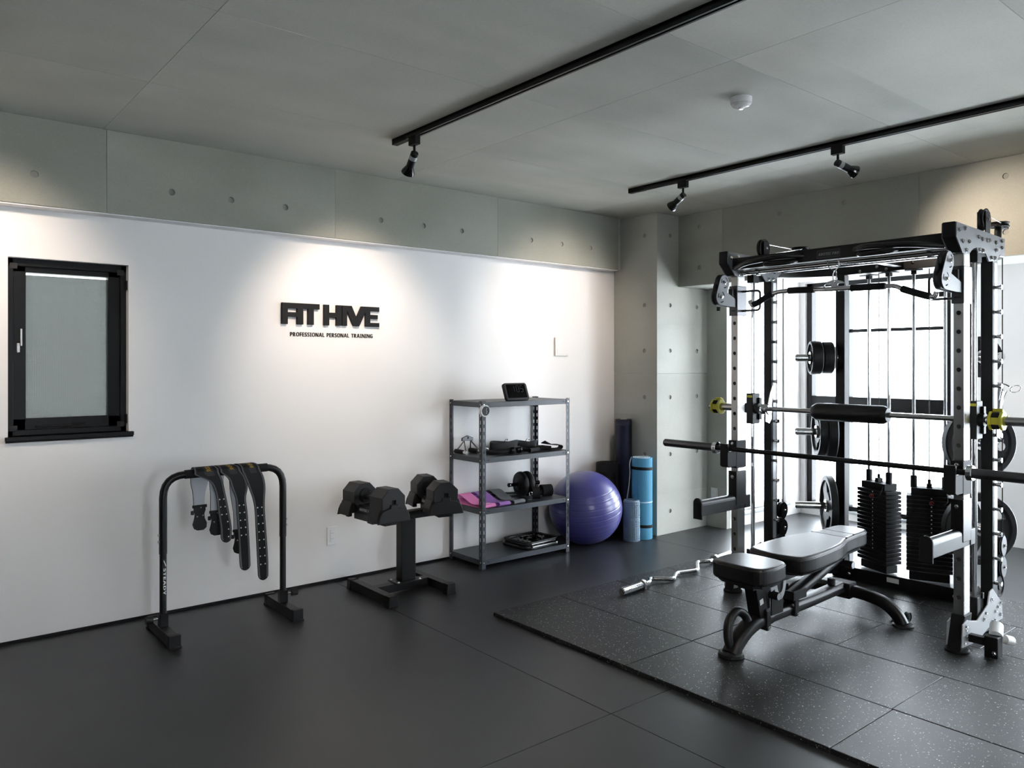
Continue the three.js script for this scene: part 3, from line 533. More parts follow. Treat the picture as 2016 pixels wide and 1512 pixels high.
{ // round timer held on the front left post
  const t = thing('round_timer', 'round white timer with black face stuck on the shelf post', 'timer', [SX0 + 0.012, 1.108, SZ1 + 0.001]);
  part('rim', lathe([[0, 0], [0.039, 0], [0.041, 0.003], [0.041, 0.024], [0.038, 0.027], [0.034, 0.027], [0.0335, 0.024], [0, 0.024]], 40).rotateX(Math.PI / 2), M.white, t);
  const p = print(128, 128, (q) => { q.fillStyle = '#d8dadc'; q.fillRect(80, 24, 7, 14); q.fillRect(74, 46, 7, 10); q.fillRect(84, 62, 7, 20); q.fillRect(78, 90, 7, 12); }, '#060607');
  part('face', new THREE.CircleGeometry(0.033, 32).translate(0, 0, 0.0246), new THREE.MeshStandardMaterial({ map: p, roughness: 0.6 }), t);
}
{ // chrome double handle
  const h = thingW('row_handle', 'chrome V row handle with black grips on the second board, left end', 'cable handle', [3.35, 0.777, -4.6]), y = 0.795;
  const ends = [];
  for (const [x, s] of [[3.285, -1], [3.415, 1]]) {
    part('grip', cyl([x, y, -4.655], [x, y, -4.545], 0.0165, 16), M.foam, h);
    part('end_sleeve', lathe([[0, 0], [0.013, 0], [0.015, 0.004], [0.015, 0.03], [0.017, 0.032], [0, 0.034]], 18).rotateX(-Math.PI / 2).translate(x, y, -4.518), M.chrome, h);
    part('arm', [cyl([x, y, -4.65], [3.35 + s * 0.03, 0.872, -4.6], 0.0055, 10), cyl([x, y, -4.53], [3.35 + s * 0.03, 0.872, -4.6], 0.0055, 10)], M.chrome, h);
  }
  part('yoke', T(prism(shape([[-0.05, -0.013], [0.05, -0.013], [0.05, 0.008], [0.02, 0.02], [0, 0.026], [-0.02, 0.02], [-0.05, 0.008]], [hole(0, 0.008, 0.006)]), 0.016, 0.003), [3.35, 0.884, -4.6]), M.iron, h);
}
// loosely laid strap: a cloth strip following points in the vertical plane, width along x
function lay(pts, x0, x1, t, n = 40) { const P = spline(pts.map(([z, y]) => [0, y, z]), n); return ribbon(P.map((p) => V(x0, p.y, p.z)), P.map((p) => V(x1, p.y, p.z)), t); }
{
  const y = SH[2], strapM = S(0.011, 0.011, 0.012, 0.75);
  const rope = (label, pts, g2) => { // rope with a ball at both ends
    const o = thingW('rope_handle', label, 'rope attachment', [pts[0][0], y, pts[0][2]], 'cable attachments on the second board');
    part('rope', tube(pts, 0.0125, 0.05, 10), strapM, o);
    for (const e of [pts[0], pts[pts.length - 1]]) part('end_ball', lathe([[0, -0.028], [0.018, -0.026], [0.026, -0.012], [0.026, 0.008], [0.02, 0.022], [0, 0.026]], 20).rotateZ(Math.PI / 2).translate(...e), M.gloss, o);
    const c = pts[2]; part('ring', new THREE.TorusGeometry(0.02, 0.0035, 8, 24).translate(c[0], c[1] + 0.012, c[2] + 0.01), M.chrome, o);
  };
  rope('black rope handle with glossy ball ends, lying nearest the shelf front', [[3.585, y + 0.027, -4.372], [3.47, y + 0.014, -4.40], [3.42, y + 0.014, -4.47], [3.52, y + 0.014, -4.50], [3.655, y + 0.027, -4.378]]);
  const cuff = (label, x, z, turn, w, hgt) => { // padded ankle strap, rolled open
    const o = thing('ankle_strap', label, 'ankle strap', [x, y, z], turn, 'cable attachments on the second board'), P = [], Q = [];
    for (let k = 0; k <= 28; k++) { const a = -0.3 + 6.1 * k / 28, r = 1 + 0.05 * Math.sin(3 * a); P.push(V(w * r * Math.cos(a), 0.002, 0.042 * r * Math.sin(a))); Q.push(V(w * 1.04 * r * Math.cos(a) + 0.006, hgt + 0.008 * Math.sin(2 * a), 0.045 * r * Math.sin(a))); }
    part('cuff', ribbon(P, Q, 0.007), strapM, o);
    part('webbing', ribbon(P.map((p, i) => p.clone().lerp(Q[i], 0.3)), P.map((p, i) => p.clone().lerp(Q[i], 0.7)), 0.002, 0.005), M.matte, o);
    part('ring', T(new THREE.TorusGeometry(0.02, 0.003, 8, 24, 4), [0, hgt + 0.006, 0.03], [0.6, 0.3, 0]), M.chrome, o);
  };
  cuff('black padded ankle strap piled behind the rope handle on the second board', 3.655, -4.56, R(2), 0.125, 0.072);
  cuff('black padded ankle strap with a chrome ring behind the shelf middle', 3.875, -4.56, R(-12), 0.085, 0.06);
  const grip = (label, x, z, turn, len) => {
    const o = thing('stirrup_handle', label, 'cable handle', [x, y, z], turn, 'cable attachments on the second board');
    part('grip', cyl([-0.055, 0.02, 0.0], [0.055, 0.02, 0], 0.017, 16), M.foam, o);
    part('strap', ribbon([[-0.058, 0.02, 0], [-0.05, 0.02, -0.05], [-0.012, 0.018, -len], [0.012, 0.018, -len], [0.05, 0.02, -0.05], [0.058, 0.02, 0]].map((p) => V(p[0], p[1] - 0.012, p[2])), [[-0.058, 0.02, 0], [-0.05, 0.02, -0.05], [-0.012, 0.018, -len], [0.012, 0.018, -len], [0.05, 0.02, -0.05], [0.058, 0.02, 0]].map((p) => V(p[0], p[1] + 0.012, p[2])), 0.003), strapM, o);
    part('ring', T(new THREE.TorusGeometry(0.017, 0.003, 8, 24), [0, 0.02, -len - 0.014], [Math.PI / 2.6, 0, 0]), M.chrome, o);
  };
  grip('black stirrup handle lying near the shelf front, right of the ball ends', 3.775, -4.345, R(12), 0.12);
  grip('black stirrup handle lying right of the middle of the second board', 3.905, -4.38, R(-30), 0.13);
  const fold = thing('folded_strap', 'wide black folded strap rising to a point at the right end of the second board', 'strap', [3.985, y, -4.40], R(70), 'cable attachments on the second board');
  part('strap', ribbon(spline([[-0.04, 0.006, -0.10], [-0.04, 0.008, 0], [-0.04, 0.012, 0.085], [-0.04, 0.03, 0.09], [-0.045, 0.045, 0], [-0.05, 0.075, -0.06]], 30), spline([[0.04, 0.006, -0.10], [0.04, 0.008, 0], [0.04, 0.012, 0.085], [0.04, 0.03, 0.09], [0.035, 0.04, 0], [0.03, 0.05, -0.06]], 30), 0.006), strapM, fold);
}
{ // third board: folded bands, wheel, cuffs
  const y = SH[1];
  const band = (label, x, turn, col, tag) => {
    const o = thing('resistance_band', label, 'resistance band', [x, y, -4.315], turn, 'fabric resistance bands'), m = S(...col, 0.85);
    part('band', lay([[-0.335, 0.03], [-0.30, 0.008], [-0.18, 0.003], [-0.03, 0.003], [-0.004, 0.006], [0.002, 0.016], [-0.01, 0.026], [-0.06, 0.022], [-0.14, 0.018], [-0.22, 0.045], [-0.28, 0.066], [-0.325, 0.058], [-0.338, 0.034]], -0.052, 0.052, 0.0035, 60), m, o);
    part('label_patch', T(box(0.05, 0.0008, 0.022, 0.0, 0.0265, -0.03, 0), [0, 0, 0], [0.06, 0, 0]), tag, o, 'dark printed patch');
  };
  band('pink fabric resistance band folded at the left of the third board', 3.345, R(4), [0.75, 0.22, 0.50], S(0.72, 0.5, 0.6, 0.7));
  band('purple fabric resistance band folded between the pink and grey ones', 3.478, R(3), [0.36, 0.16, 0.50], M.matte);
  band('grey fabric resistance band folded right of the purple one', 3.615, R(2), [0.16, 0.165, 0.175], M.matte);
  const st = thing('black_strap', 'flat black strap lying behind the grey band, under the wheel', 'strap', [3.70, y, -4.56], R(78));
  part('strap', lay([[-0.16, 0.02], [-0.12, 0.03], [0, 0.012], [0.08, 0.01], [0.13, 0.012], [0.13, 0.03], [0.05, 0.034], [-0.06, 0.04], [-0.13, 0.05]], -0.035, 0.035, 0.005), M.foam, st);
  const w = thing('ab_wheel', 'black double ab wheel with a short handle on each side', 'exercise wheel', [3.835, y + 0.098, -4.53], R(-8));
  for (const s of [-1, 1]) {
    part('tyre', lathe([[0.03, -0.022], [0.07, -0.024], [0.088, -0.02], [0.095, -0.008], [0.095, 0.008], [0.088, 0.02], [0.07, 0.024], [0.03, 0.022]], 40).rotateZ(Math.PI / 2).translate(s * 0.027, 0, 0), M.plastic, w);
    part('hub', lathe([[0, 0.006], [0.03, 0.004], [0.055, -0.004], [0.055, -0.012], [0, -0.012]], 32).rotateZ(-s * Math.PI / 2).translate(s * 0.052, 0, 0), M.satin, w);
    part('handle', lathe([[0, 0], [0.013, 0], [0.0135, 0.07], [0.016, 0.08], [0.016, 0.088], [0.012, 0.092], [0, 0.092]], 18).rotateZ(-s * Math.PI / 2).translate(s * 0.05, 0, 0), M.gloss, w);
  }
  const roll = (label, x, z, turn, r, wd) => {
    const o = thing('rolled_strap', label, 'strap', [x, y, z], turn), P = [], Q = [];
    for (let k = 0; k <= 60; k++) { const a = k / 60 * 2 * Math.PI * 2.4, q = r - 0.008 * k / 60 * 2.4; P.push(V(-wd / 2, r + q * Math.sin(a - 1.57), q * Math.cos(a - 1.57))); Q.push(V(wd / 2, r + q * Math.sin(a - 1.57), q * Math.cos(a - 1.57))); }
    part('strap', ribbon(P, Q, 0.005), M.foam, o); return o;
  };
  roll('wide black rolled strap at the right end of the third board', 3.985, -4.445, R(-14), 0.045, 0.085);
  const c = thing('wrist_cuff', 'black cuff with a chrome buckle at the front of the third board', 'strap', [3.83, y, -4.385], R(-35)), P = [], Q = [];
  for (let k = 0; k <= 24; k++) { const a = -1.2 + 5.2 * k / 24; P.push(V(-0.028, 0.047 + 0.042 * Math.sin(a), 0.048 * Math.cos(a))); Q.push(V(0.028, 0.047 + 0.042 * Math.sin(a), 0.048 * Math.cos(a))); }
  part('cuff', ribbon(P, Q, 0.006), M.foam, c);
  part('buckle', [T(new THREE.TorusGeometry(0.013, 0.0022, 8, 20), [-0.04, 0.045, 0.02], [0, 0.4, 0]), T(box(0.03, 0.004, 0.016, -0.05, 0.006, 0.045, 0.001), [0, 0, 0])], M.chrome, c);
}
{ // glossy board on the bottom shelf
  const b = thing('balance_platform', 'glossy black exercise platform lying on the bottom board', 'exercise platform', [3.84, SH[0], -4.455], R(4));
  const lie = (g, y) => T(g, [0, y, 0], [-Math.PI / 2, 0, 0]);
  part('body', [lie(prism(shape(rrect(0.37, 0.30, 0.06)), 0.03, 0.01, 3), 0.015), lie(prism(shape(rrect(0.345, 0.275, 0.05)), 0.022, 0.008, 3), 0.036)], M.gloss, b);
  part('rim', lie(prism(shape(rrect(0.35, 0.28, 0.05), [new THREE.Path(rrect(0.29, 0.22, 0.035).reverse().map(([a, c]) => new THREE.Vector2(a, c)))]), 0.012, 0.005, 2), 0.05), M.satin, b);
  for (const x of [-0.085, 0.085]) { const f = part('foot_pad', lie(prism(shape(rrect(0.10, 0.17, 0.03)), 0.01, 0.003, 2), 0.05), M.gloss, b); part('stud', [-0.05, 0, 0.05].map((z) => lathe([[0, 0.006], [0.006, 0.004], [0.008, 0], [0, 0]], 12).translate(x, 0.055, z)), M.chrome, f); }
}
// ================================================================ BALL, ROLLERS AND MATS IN THE CORNER
{
  const b = thing('exercise_ball', 'shiny violet blue exercise ball on the floor right of the shelf', 'exercise ball', [4.365, 0.291, -4.395]), pts = [];
  for (let k = 0; k <= 120; k++) { const a = -Math.PI / 2 + Math.PI * k / 120, y = Math.sin(a); const gr = Math.abs(y) < 0.62 && k % 6 === 0 ? 0.0015 : 0; pts.push([Math.max(0.00001, (0.291 - gr) * Math.cos(a)), (0.291 - gr) * y]); }
  part('skin', T(lathe(pts, 64, 0.12), [0, 0, 0], [0.12, 0, 0.22]), new THREE.MeshPhysicalMaterial({ color: new THREE.Color().setRGB(0.075, 0.07, 0.25), roughness: 0.3, clearcoat: 0.35, clearcoatRoughness: 0.25 }), b);
  part('plug', T(lathe([[0, 0.004], [0.01, 0.003], [0.013, 0], [0, 0]], 16), [0.19, 0.06, -0.222], [-1.2, 0, -0.8]), M.white, b);
}
{
  const t = thing('tall_foam_roller', 'tall dark navy foam roller standing in the corner by the pillar', 'foam roller', [4.94, 0, -4.515]);
  part('tube', lathe([[0.03, 0.0], [0.068, 0], [0.072, 0.006], [0.072, 0.905], [0.0735, 0.908], [0.0735, 0.914], [0.072, 0.917], [0.072, 0.93], [0.0735, 0.933], [0.0735, 0.94], [0.072, 0.943], [0.071, 0.957], [0.066, 0.962], [0.03, 0.962], [0.03, 0.0]], 40), new THREE.MeshPhysicalMaterial({ color: new THREE.Color().setRGB(0.004, 0.005, 0.022), roughness: 0.5 }), t);
  part('core', lathe([[0.02, 0.002], [0.03, 0.002], [0.03, 0.9635], [0.02, 0.9635], [0.02, 0.002]], 32), M.white, t, 'pale core tube');
  const k = thing('black_mat_roll', 'black rolled exercise mat standing between the ball and the navy roller', 'exercise mat', [4.765, 0, -4.535]);
  part('roll', lathe([[0.012, 0], [0.094, 0], [0.098, 0.006], [0.098, 0.596], [0.095, 0.604], [0.086, 0.606], [0.086, 0.6], [0.066, 0.6], [0.066, 0.606], [0.05, 0.606], [0.05, 0.6], [0.012, 0.6], [0.012, 0]], 40), M.foam, k);
  part('strap', lathe([[0.0985, 0.50], [0.1005, 0.502], [0.1005, 0.535], [0.0985, 0.537], [0.0985, 0.50]], 40), M.matte, k);
}
{ // light blue ribbed yoga mat with two straps
  const y = thing('yoga_mat', 'light blue ribbed yoga mat rolled upright with two black straps', 'yoga mat', [4.872, 0, -4.25]);
  const blue = S(0.08, 0.30, 0.46, 0.75), n = 110, pts = [];
  for (let i = 0; i < n; i++) { const a = i / n * 2 * Math.PI, r = 0.0835 + (i % 2 ? 0.0014 : 0); pts.push([r * Math.cos(a), r * Math.sin(a)]); }
  part('mat', T(prism(shape(pts), 0.662, 0.0015), [0, 0.333, 0], [Math.PI / 2, 0, 0]), blue, y);
  const P = []; for (let k = 0; k <= 90; k++) { const a = k / 90 * 2 * Math.PI * 3, r = 0.025 + 0.052 * k / 90; P.push(V(r * Math.cos(a), 0, r * Math.sin(a))); }
  part('rolled_edge', ribbon(P.map((p) => V(p.x, 0.655, p.z)), P.map((p) => V(p.x, 0.668, p.z)), 0.008), S(0.62, 0.66, 0.70, 0.8), y, 'pale rolled inner layers');
  part('loose_end', ribbon(spline([[-0.083, 0.668, 0.02], [-0.095, 0.62, 0.03], [-0.092, 0.54, 0.035], [-0.10, 0.44, 0.035], [-0.122, 0.3, 0.03], [-0.124, 0.24, 0.03]], 24), spline([[-0.075, 0.668, 0.045], [-0.085, 0.62, 0.06], [-0.084, 0.54, 0.06], [-0.092, 0.44, 0.06], [-0.112, 0.3, 0.055], [-0.114, 0.24, 0.055]], 24), 0.006).rotateY(R(-63)), S(0.5, 0.55, 0.6, 0.8), y, 'pale loose edge of the mat');
  for (const h of [0.565, 0.095]) part('strap', lathe([[0.0855, h], [0.0872, h + 0.001], [0.0872, h + 0.024], [0.0855, h + 0.025], [0.0855, h]], 48).translate(0, -h, 0).rotateZ(-0.05).translate(0, h, 0), M.matte, y, 'black elastic strap');
  part('seam', lathe([[0.0852, 0.301], [0.0862, 0.302], [0.0862, 0.309], [0.0852, 0.31], [0.0852, 0.301]], 48), S(0.7, 0.8, 0.88, 0.7), y, 'pale line round the mat');
}
{ // short grid roller: a hollow tube with raised blocks
  const g = thing('grid_foam_roller', 'short grey blue foam roller with raised blocks, in front of the yoga mat', 'foam roller', [4.742, 0, -4.247]);
  const m = S(0.19, 0.27, 0.34, 0.65);
  part('tube', lathe([[0.046, 0], [0.062, 0], [0.063, 0.002], [0.063, 0.328], [0.062, 0.33], [0.046, 0.33], [0.046, 0]], 48), m, g);
  const rows = []; let h = 0.004; for (const w of [0.013, 0.013, 0.013, 0.058, 0.013, 0.013, 0.013, 0.013, 0.013, 0.058, 0.013, 0.013, 0.013]) { rows.push([h, w]); h += w + 0.0047; }
  const k = 322 / 322, cols = [[0, 46], [50, 10], [64, 10], [78, 10], [92, 10], [106, 10]];
  for (let q = 0; q < 3; q++) for (const [a0, aw] of cols) for (const [y0, hh] of rows) {
    const P = []; const nn = Math.max(1, Math.round(aw / 12)); for (let i = 0; i <= nn; i++) { const a = R(q * 120 + 35 + a0 + aw * i / nn); P.push([Math.cos(a) * 0.0685, -Math.sin(a) * 0.0685]); } for (let i = nn; i >= 0; i--) { const a = R(q * 120 + 35 + a0 + aw * i / nn); P.push([Math.cos(a) * 0.061, -Math.sin(a) * 0.061]); }
    const blk = T(prism(shape(P), hh, 0.0012), [0, y0 + hh / 2, 0], [Math.PI / 2, 0, 0]); rows.acc = rows.acc || []; rows.acc.push(blk);
  }
  part('raised_pattern', rows.acc, m, g);
}
// ================================================================ CABLE RACK
const ZL = -2.848, ZR = -1.556, MATY = 0.0238;
const hexBolt = lathe([[0, 0.009], [0.0055, 0.009], [0.0075, 0.0075], [0.0075, 0.003], [0.0115, 0.0025], [0.0115, 0], [0, 0]], 6);
const xy = (pts, z0, z1, bev = 0.001) => T(prism(shape(pts), z1 - z0, bev), [0, 0, (z0 + z1) / 2]);
const axle = (g, x, y, z) => T(g, [x, y, z], [Math.PI / 2, 0, 0]);       // a lathe turned to lie along z
const wheelG = (r, w = 0.022) => lathe([[0, w / 2], [r * 0.35, w / 2], [r * 0.4, w * 0.3], [r * 0.8, w * 0.3], [r * 0.86, w / 2], [r, w / 2], [r, w * 0.42], [r * 0.88, 0], [r, -w * 0.42], [r, -w / 2], [r * 0.86, -w / 2], [r * 0.8, -w * 0.3], [r * 0.4, -w * 0.3], [r * 0.35, -w / 2], [0, -w / 2]], 32);
const rack = thingW('cable_rack', 'large black and steel cable rack with smith bar and weight stacks before the bay windows', 'gym machine', [4.5, MATY, -2.2]);
for (const [zc, side] of [[ZL, -1], [ZR, 1]]) {
  // front upright: a perforated steel face on a square tube
  const hs = Array.from({ length: 19 }, (_, i) => 0.095 + i * 0.09375);
  const face = prism(shape([[-0.0235, 0.19], [0.0235, 0.19], [0.0235, 1.99], [-0.0235, 1.99]], hs.filter((y) => y > 0.2 && y < 1.98).map((y) => hole(0, y, 0.0105, 18))), 0.0035, 0.0008);
  const u = part('front_upright', [bx(4.1335, 4.205, 0.19, 1.99, zc - 0.0245, zc + 0.0245, 0.004), T(face, [4.1318, 0, zc], [0, -Math.PI / 2, 0])], M.steel, rack);
  part('adjustment_hole', hs.filter((y) => y > 0.2 && y < 1.98).map((y) => T(new THREE.CircleGeometry(0.0103, 14), [4.1332, y, zc], [0, -Math.PI / 2, 0])), M.seam, u);
  // black foot sleeve that leans forward to its round pad
  const ft = part('front_foot', [xy([[4.068, MATY + 0.014], [4.165, MATY + 0.014], [4.212, 0.20], [4.122, 0.20]], zc - 0.032, zc + 0.032, 0.004), lathe([[0, 0.014], [0.05, 0.014], [0.056, 0.01], [0.056, 0], [0, 0]], 28).translate(4.112, MATY, zc)], M.matte, rack);
  for (const y of [0.07, 0.13]) part('bolt', T(hexBolt, [4.09 + y * 0.28, y, zc + 0.032], [Math.PI / 2, 0, 0]), M.chrome, ft);
  // rear upright with catch pins
  const r = part('rear_upright', bx(4.50, 4.57, 0.06, 2.0, zc - 0.0325, zc + 0.0255, 0.004), M.black, rack);
  const pk = part('pin_channel', bx(4.517, 4.553, 0.30, 1.965, zc + 0.0255, zc + 0.0275, 0.001), M.silver, r, 'pale steel strip');
  for (let i = 0; i < 13; i++) part('catch_pin', [cyl([4.527, 0.29 + i * 0.1288, zc + 0.024], [4.527, 0.29 + i * 0.1288, zc + 0.052], 0.0095, 14), cyl([4.527, 0.29 + i * 0.1288, zc + 0.052], [4.527, 0.29 + i * 0.1288, zc + 0.06], 0.0125, 14)], M.chrome, pk);
  // top joint: two steel cheeks round a black box
  const poly = [[4.016, 2.122], [4.646, 2.103], [4.646, 2.063], [4.528, 1.976], [4.424, 1.963], [4.381, 2.001], [4.283, 1.997], [4.262, 2.02], [4.215, 2.008], [4.167, 1.977], [4.089, 1.978], [4.014, 2.05]];
  for (const s of [-1, 1]) part('top_cheek', xy(poly, zc + s * 0.031 - 0.003, zc + s * 0.031 + 0.003), M.paint, rack);
  const tb = part('top_joint', [xy([[4.012, 2.124], [4.64, 2.10], [4.64, 2.07], [4.58, 2.03], [4.2, 2.03], [4.16, 1.985], [4.088, 1.982], [4.010, 2.05]], zc - 0.0285, zc + 0.0285, 0.002)], M.matte, rack);
  for (const [x, y] of [[4.045, 2.085], [4.115, 2.10], [4.09, 2.035], [4.165, 2.04], [4.13, 1.995], [4.285, 2.075], [4.335, 2.07], [4.40, 2.07], [4.43, 2.073], [4.52, 2.07], [4.30, 2.012], [4.34, 2.012], [4.60, 2.085], [4.60, 2.05], [4.455, 1.985], [4.505, 1.987], [4.52, 2.03]]) part('bolt', T(hexBolt, [x, y, zc + 0.034], [Math.PI / 2, 0, 0]), M.chrome, tb);
  // bottom joint
  const low = [[4.075, 0.055], [4.085, 0.165], [4.135, 0.18], [4.172, 0.168], [4.26, 0.15], [4.40, 0.20], [4.425, 0.262], [4.47, 0.272], [4.50, 0.25], [4.595, 0.175], [4.608, 0.09], [4.42, 0.084], [4.27, 0.045]];
  for (const s of [-1, 1]) part('bottom_cheek', xy(low, zc + s * 0.034 - 0.003, zc + s * 0.034 + 0.003), M.litPaint, rack);
  const br = part('base_rail', bx(4.12, 4.60, 0.06, 0.13, zc - 0.029, zc + 0.029, 0.004), M.black, rack);
  for (const [x, y] of [[4.12, 0.10], [4.20, 0.09], [4.35, 0.14], [4.37, 0.165], [4.45, 0.22], [4.50, 0.15], [4.535, 0.165], [4.57, 0.18], [4.57, 0.12], [4.46, 0.105], [4.49, 0.105], [4.12, 0.15]]) part('bolt', T(hexBolt, [x, y, zc + 0.037], [Math.PI / 2, 0, 0]), M.chrome, br);
  part('rear_foot', [bx(4.55, 4.62, MATY, 0.07, zc - 0.03, zc + 0.03, 0.004)], M.matte, rack);
  // guide rod of the smith bar and its end blocks
  const gr = part('guide_rod', cyl([4.33, 0.25, zc], [4.33, 1.965, zc], 0.0128, 24), M.chrome, rack);
  part('end_block', bx(4.30, 4.36, 1.952, 2.015, zc - 0.024, zc + 0.024, 0.004), M.matte, gr);
  part('end_block', [bx(4.295, 4.365, 0.14, 0.255, zc - 0.026, zc + 0.026, 0.005), cyl([4.35, 0.14, zc + 0.03], [4.35, 0.27, zc + 0.03], 0.003, 8), box(0.016, 0.03, 0.01, 4.35, 0.258, zc + 0.03, 0.002)], M.plastic, gr);
  // carriage
  const ca = part('carriage', [bx(4.29, 4.37, 1.055, 1.248, zc - 0.024, zc + 0.024, 0.004), cyl([4.33, 1.152, zc - 0.05], [4.33, 1.152, zc + 0.05], 0.034, 24), box(0.03, 0.14, 0.016, 4.36, 1.15, zc + 0.03, 0.003)], M.plastic, rack);
  part('label_band', bx(4.2885, 4.2895, 1.222, 1.236, zc - 0.017, zc + 0.022, 0), M.yellow, ca, 'yellow label');
  part('catch_hook', [xy([[4.30, 1.075], [4.34, 1.062], [4.365, 1.09], [4.36, 1.15], [4.372, 1.20], [4.395, 1.285], [4.378, 1.30], [4.352, 1.255], [4.325, 1.18], [4.30, 1.15]], zc + 0.106, zc + 0.112), axle(lathe([[0, 0.02], [0.03, 0.02], [0.034, 0.012], [0.034, -0.03], [0.02, -0.034], [0, -0.034]], 24), 4.33, 1.150, zc + 0.10)], M.chrome, ca);
  // cable slider on the front upright: sleeve, double pulley, handle loop
  const sl = part('cable_slider', [bx(4.116, 4.218, 1.735, 1.92, zc - 0.0295, zc + 0.0295, 0.004)], M.iron, rack);
  part('slider_slot', [1.765, 1.895].map((y) => box(0.002, 0.007, 0.03, 4.1155, y, zc, 0)), M.seam, sl);
  part('slider_pin', [1.80, 1.865].map((y) => cyl([4.112, y, zc - 0.014], [4.112, y, zc + 0.02], 0.005, 10)), M.chrome, sl);
  part('handle_loop', tube([[4.17, 1.885, zc - side * 0.03], [4.17, 1.885, zc - side * 0.155], [4.17, 1.765, zc - side * 0.155], [4.17, 1.765, zc - side * 0.03]], 0.0068, 0.025, 10), M.iron, sl);
  const px = zc === ZR ? 0 : 0.04;
  const w1 = [3.975 + px * 0.6, 1.932], w2 = [3.93 + px * 0.9, 1.842];
  for (const [x, y] of [w1, w2]) { const w = part('pulley', axle(wheelG(0.05, 0.026), x, y, zc), M.plastic, sl); part('bolt', T(hexBolt, [x, y, zc + 0.024], [Math.PI / 2, 0, 0]), M.chrome, w); }
  const pea = []; for (let k = 0; k <= 10; k++) { const a = R(-40 + 200 * k / 10); pea.push([w1[0] + 0.046 * Math.cos(a), w1[1] + 0.046 * Math.sin(a)]); }
  for (let k = 0; k <= 8; k++) { const a = R(150 + 110 * k / 8); pea.push([w2[0] + 0.05 * Math.cos(a), w2[1] + 0.05 * Math.sin(a)]); }
  pea.push([w2[0] + 0.11, w2[1] - 0.055], [4.112, w2[1] - 0.055], [4.112, w2[1] - 0.005], [w2[0] + 0.06, w2[1] + 0.03]);
  const arcs = []; for (const [x, y] of [w1, w2]) for (const a0 of [20, 140, 260]) { const P = []; for (let k = 0; k <= 5; k++) { const a = R(a0 + 50 * k / 5); P.push([x + 0.034 * Math.cos(a), y + 0.034 * Math.sin(a)]); } for (let k = 5; k >= 0; k--) { const a = R(a0 + 50 * k / 5); P.push([x + 0.029 * Math.cos(a), y + 0.029 * Math.sin(a)]); } arcs.push(new THREE.Path(P.reverse().map(([a, b]) => new THREE.Vector2(a, b)))); }
  for (const s of [-1, 1]) { const g = prism(shape(pea, arcs), 0.004, 0.0008); part('pulley_cover', T(g, [0, 0, zc + s * 0.0185]), M.paint, sl); }
  part('swivel', [bx(4.085, 4.12, 1.79, 1.90, zc - 0.014, zc + 0.014, 0.003), cyl([w2[0], w2[1] - 0.06, zc], [w2[0], w2[1] - 0.085, zc], 0.012, 12)], M.plastic, sl);
  // barbell hook
  const jh = part('j_hook', [bx(4.108, 4.214, 0.79, 0.96, zc - 0.0295, zc + 0.0295, 0.004), xy([[4.018, 0.81], [4.035, 0.80], [4.115, 0.80], [4.115, 0.895], [4.036, 0.895], [4.034, 0.945], [4.018, 0.945]], zc - 0.028, zc + 0.028, 0.003)], M.matte, rack);
  part('bolt', T(hexBolt, [4.108, 0.94, zc], [0, 0, Math.PI / 2]), M.chrome, jh); part('pad', bx(4.0355, 4.11, 0.8955, 0.899, zc - 0.025, zc + 0.025, 0.001), M.iron, jh);
  // safety spotter arm
  const sp = part('spotter_arm', [bx(3.768, 4.24, 0.535, 0.60, zc - 0.026, zc + 0.026, 0.004), sweep([V(3.768, 0.60, zc), V(4.12, 0.60, zc)], ring(0.0255, 20)), bx(4.108, 4.216, 0.56, 0.77, zc - 0.0295, zc + 0.0295, 0.004), bx(4.2, 4.26, 0.535, 0.615, zc - 0.03, zc + 0.03, 0.004)], M.satin, rack);
  part('end_plate', T(prism(shape([[-0.03, 0.515], [0.03, 0.515], [0.03, 0.61], [0.0277, 0.621], [0.0212, 0.631], [0.0115, 0.638], [0, 0.64], [-0.0115, 0.638], [-0.0212, 0.631], [-0.0277, 0.621], [-0.03, 0.61]]), 0.012, 0.002), [3.762, 0, zc], [0, Math.PI / 2, 0]), M.matte, sp);
  part('bolt', T(hexBolt, [4.108, 0.735, zc], [0, 0, Math.PI / 2]), M.chrome, sp);
  // pulleys and cable behind the rear upright
  const zp = zc + 0.02;
  const lo = part('pulley_block', [...[0.467, 0.354].flatMap((y) => [axle(wheelG(0.052, 0.024), 4.64, y, zp - 0.005)]), axle(wheelG(0.06, 0.024), 4.625, 0.255, zp - 0.012), bx(4.57, 4.65, 0.405, 0.416, zp - 0.012, zp + 0.012, 0.002)], M.matte, rack);
  for (const y of [0.467, 0.354]) { const P = []; for (let k = 0; k < 20; k++) { const a = k / 20 * 2 * Math.PI; P.push([4.64 + (0.036 + 0.004 * Math.cos(2 * a)) * Math.cos(a), y + 0.055 * Math.sin(a)]); } part('pulley_cover', xy(P, zp + 0.009, zp + 0.013, 0.0008), zc === ZR ? M.paint : M.matte, lo); part('bolt', T(hexBolt, [4.64, y, zp + 0.013], [Math.PI / 2, 0, 0]), M.chrome, lo); }
  part('cable', [cyl([4.64, 0.5, zp + 0.004], [4.64, 2.0, zp + 0.004], 0.0028, 8)], M.matte, rack);
  // top arm back to the stack frame, with pulleys above
  part('top_arm', sweep([V(4.60, 2.035, zc), V(4.70, 2.04, zc + side * -0.01), V(4.82, 2.045, zc - side * 0.07), V(4.97, 2.05, -2.2 + side * 0.40)], rect(0.05, 0.06), 0.6), M.black, rack);
  const vw = part('top_pulley', [axle(wheelG(0.058, 0.026), 4.45, 2.185, zc + side * 0.002)], M.plastic, rack);
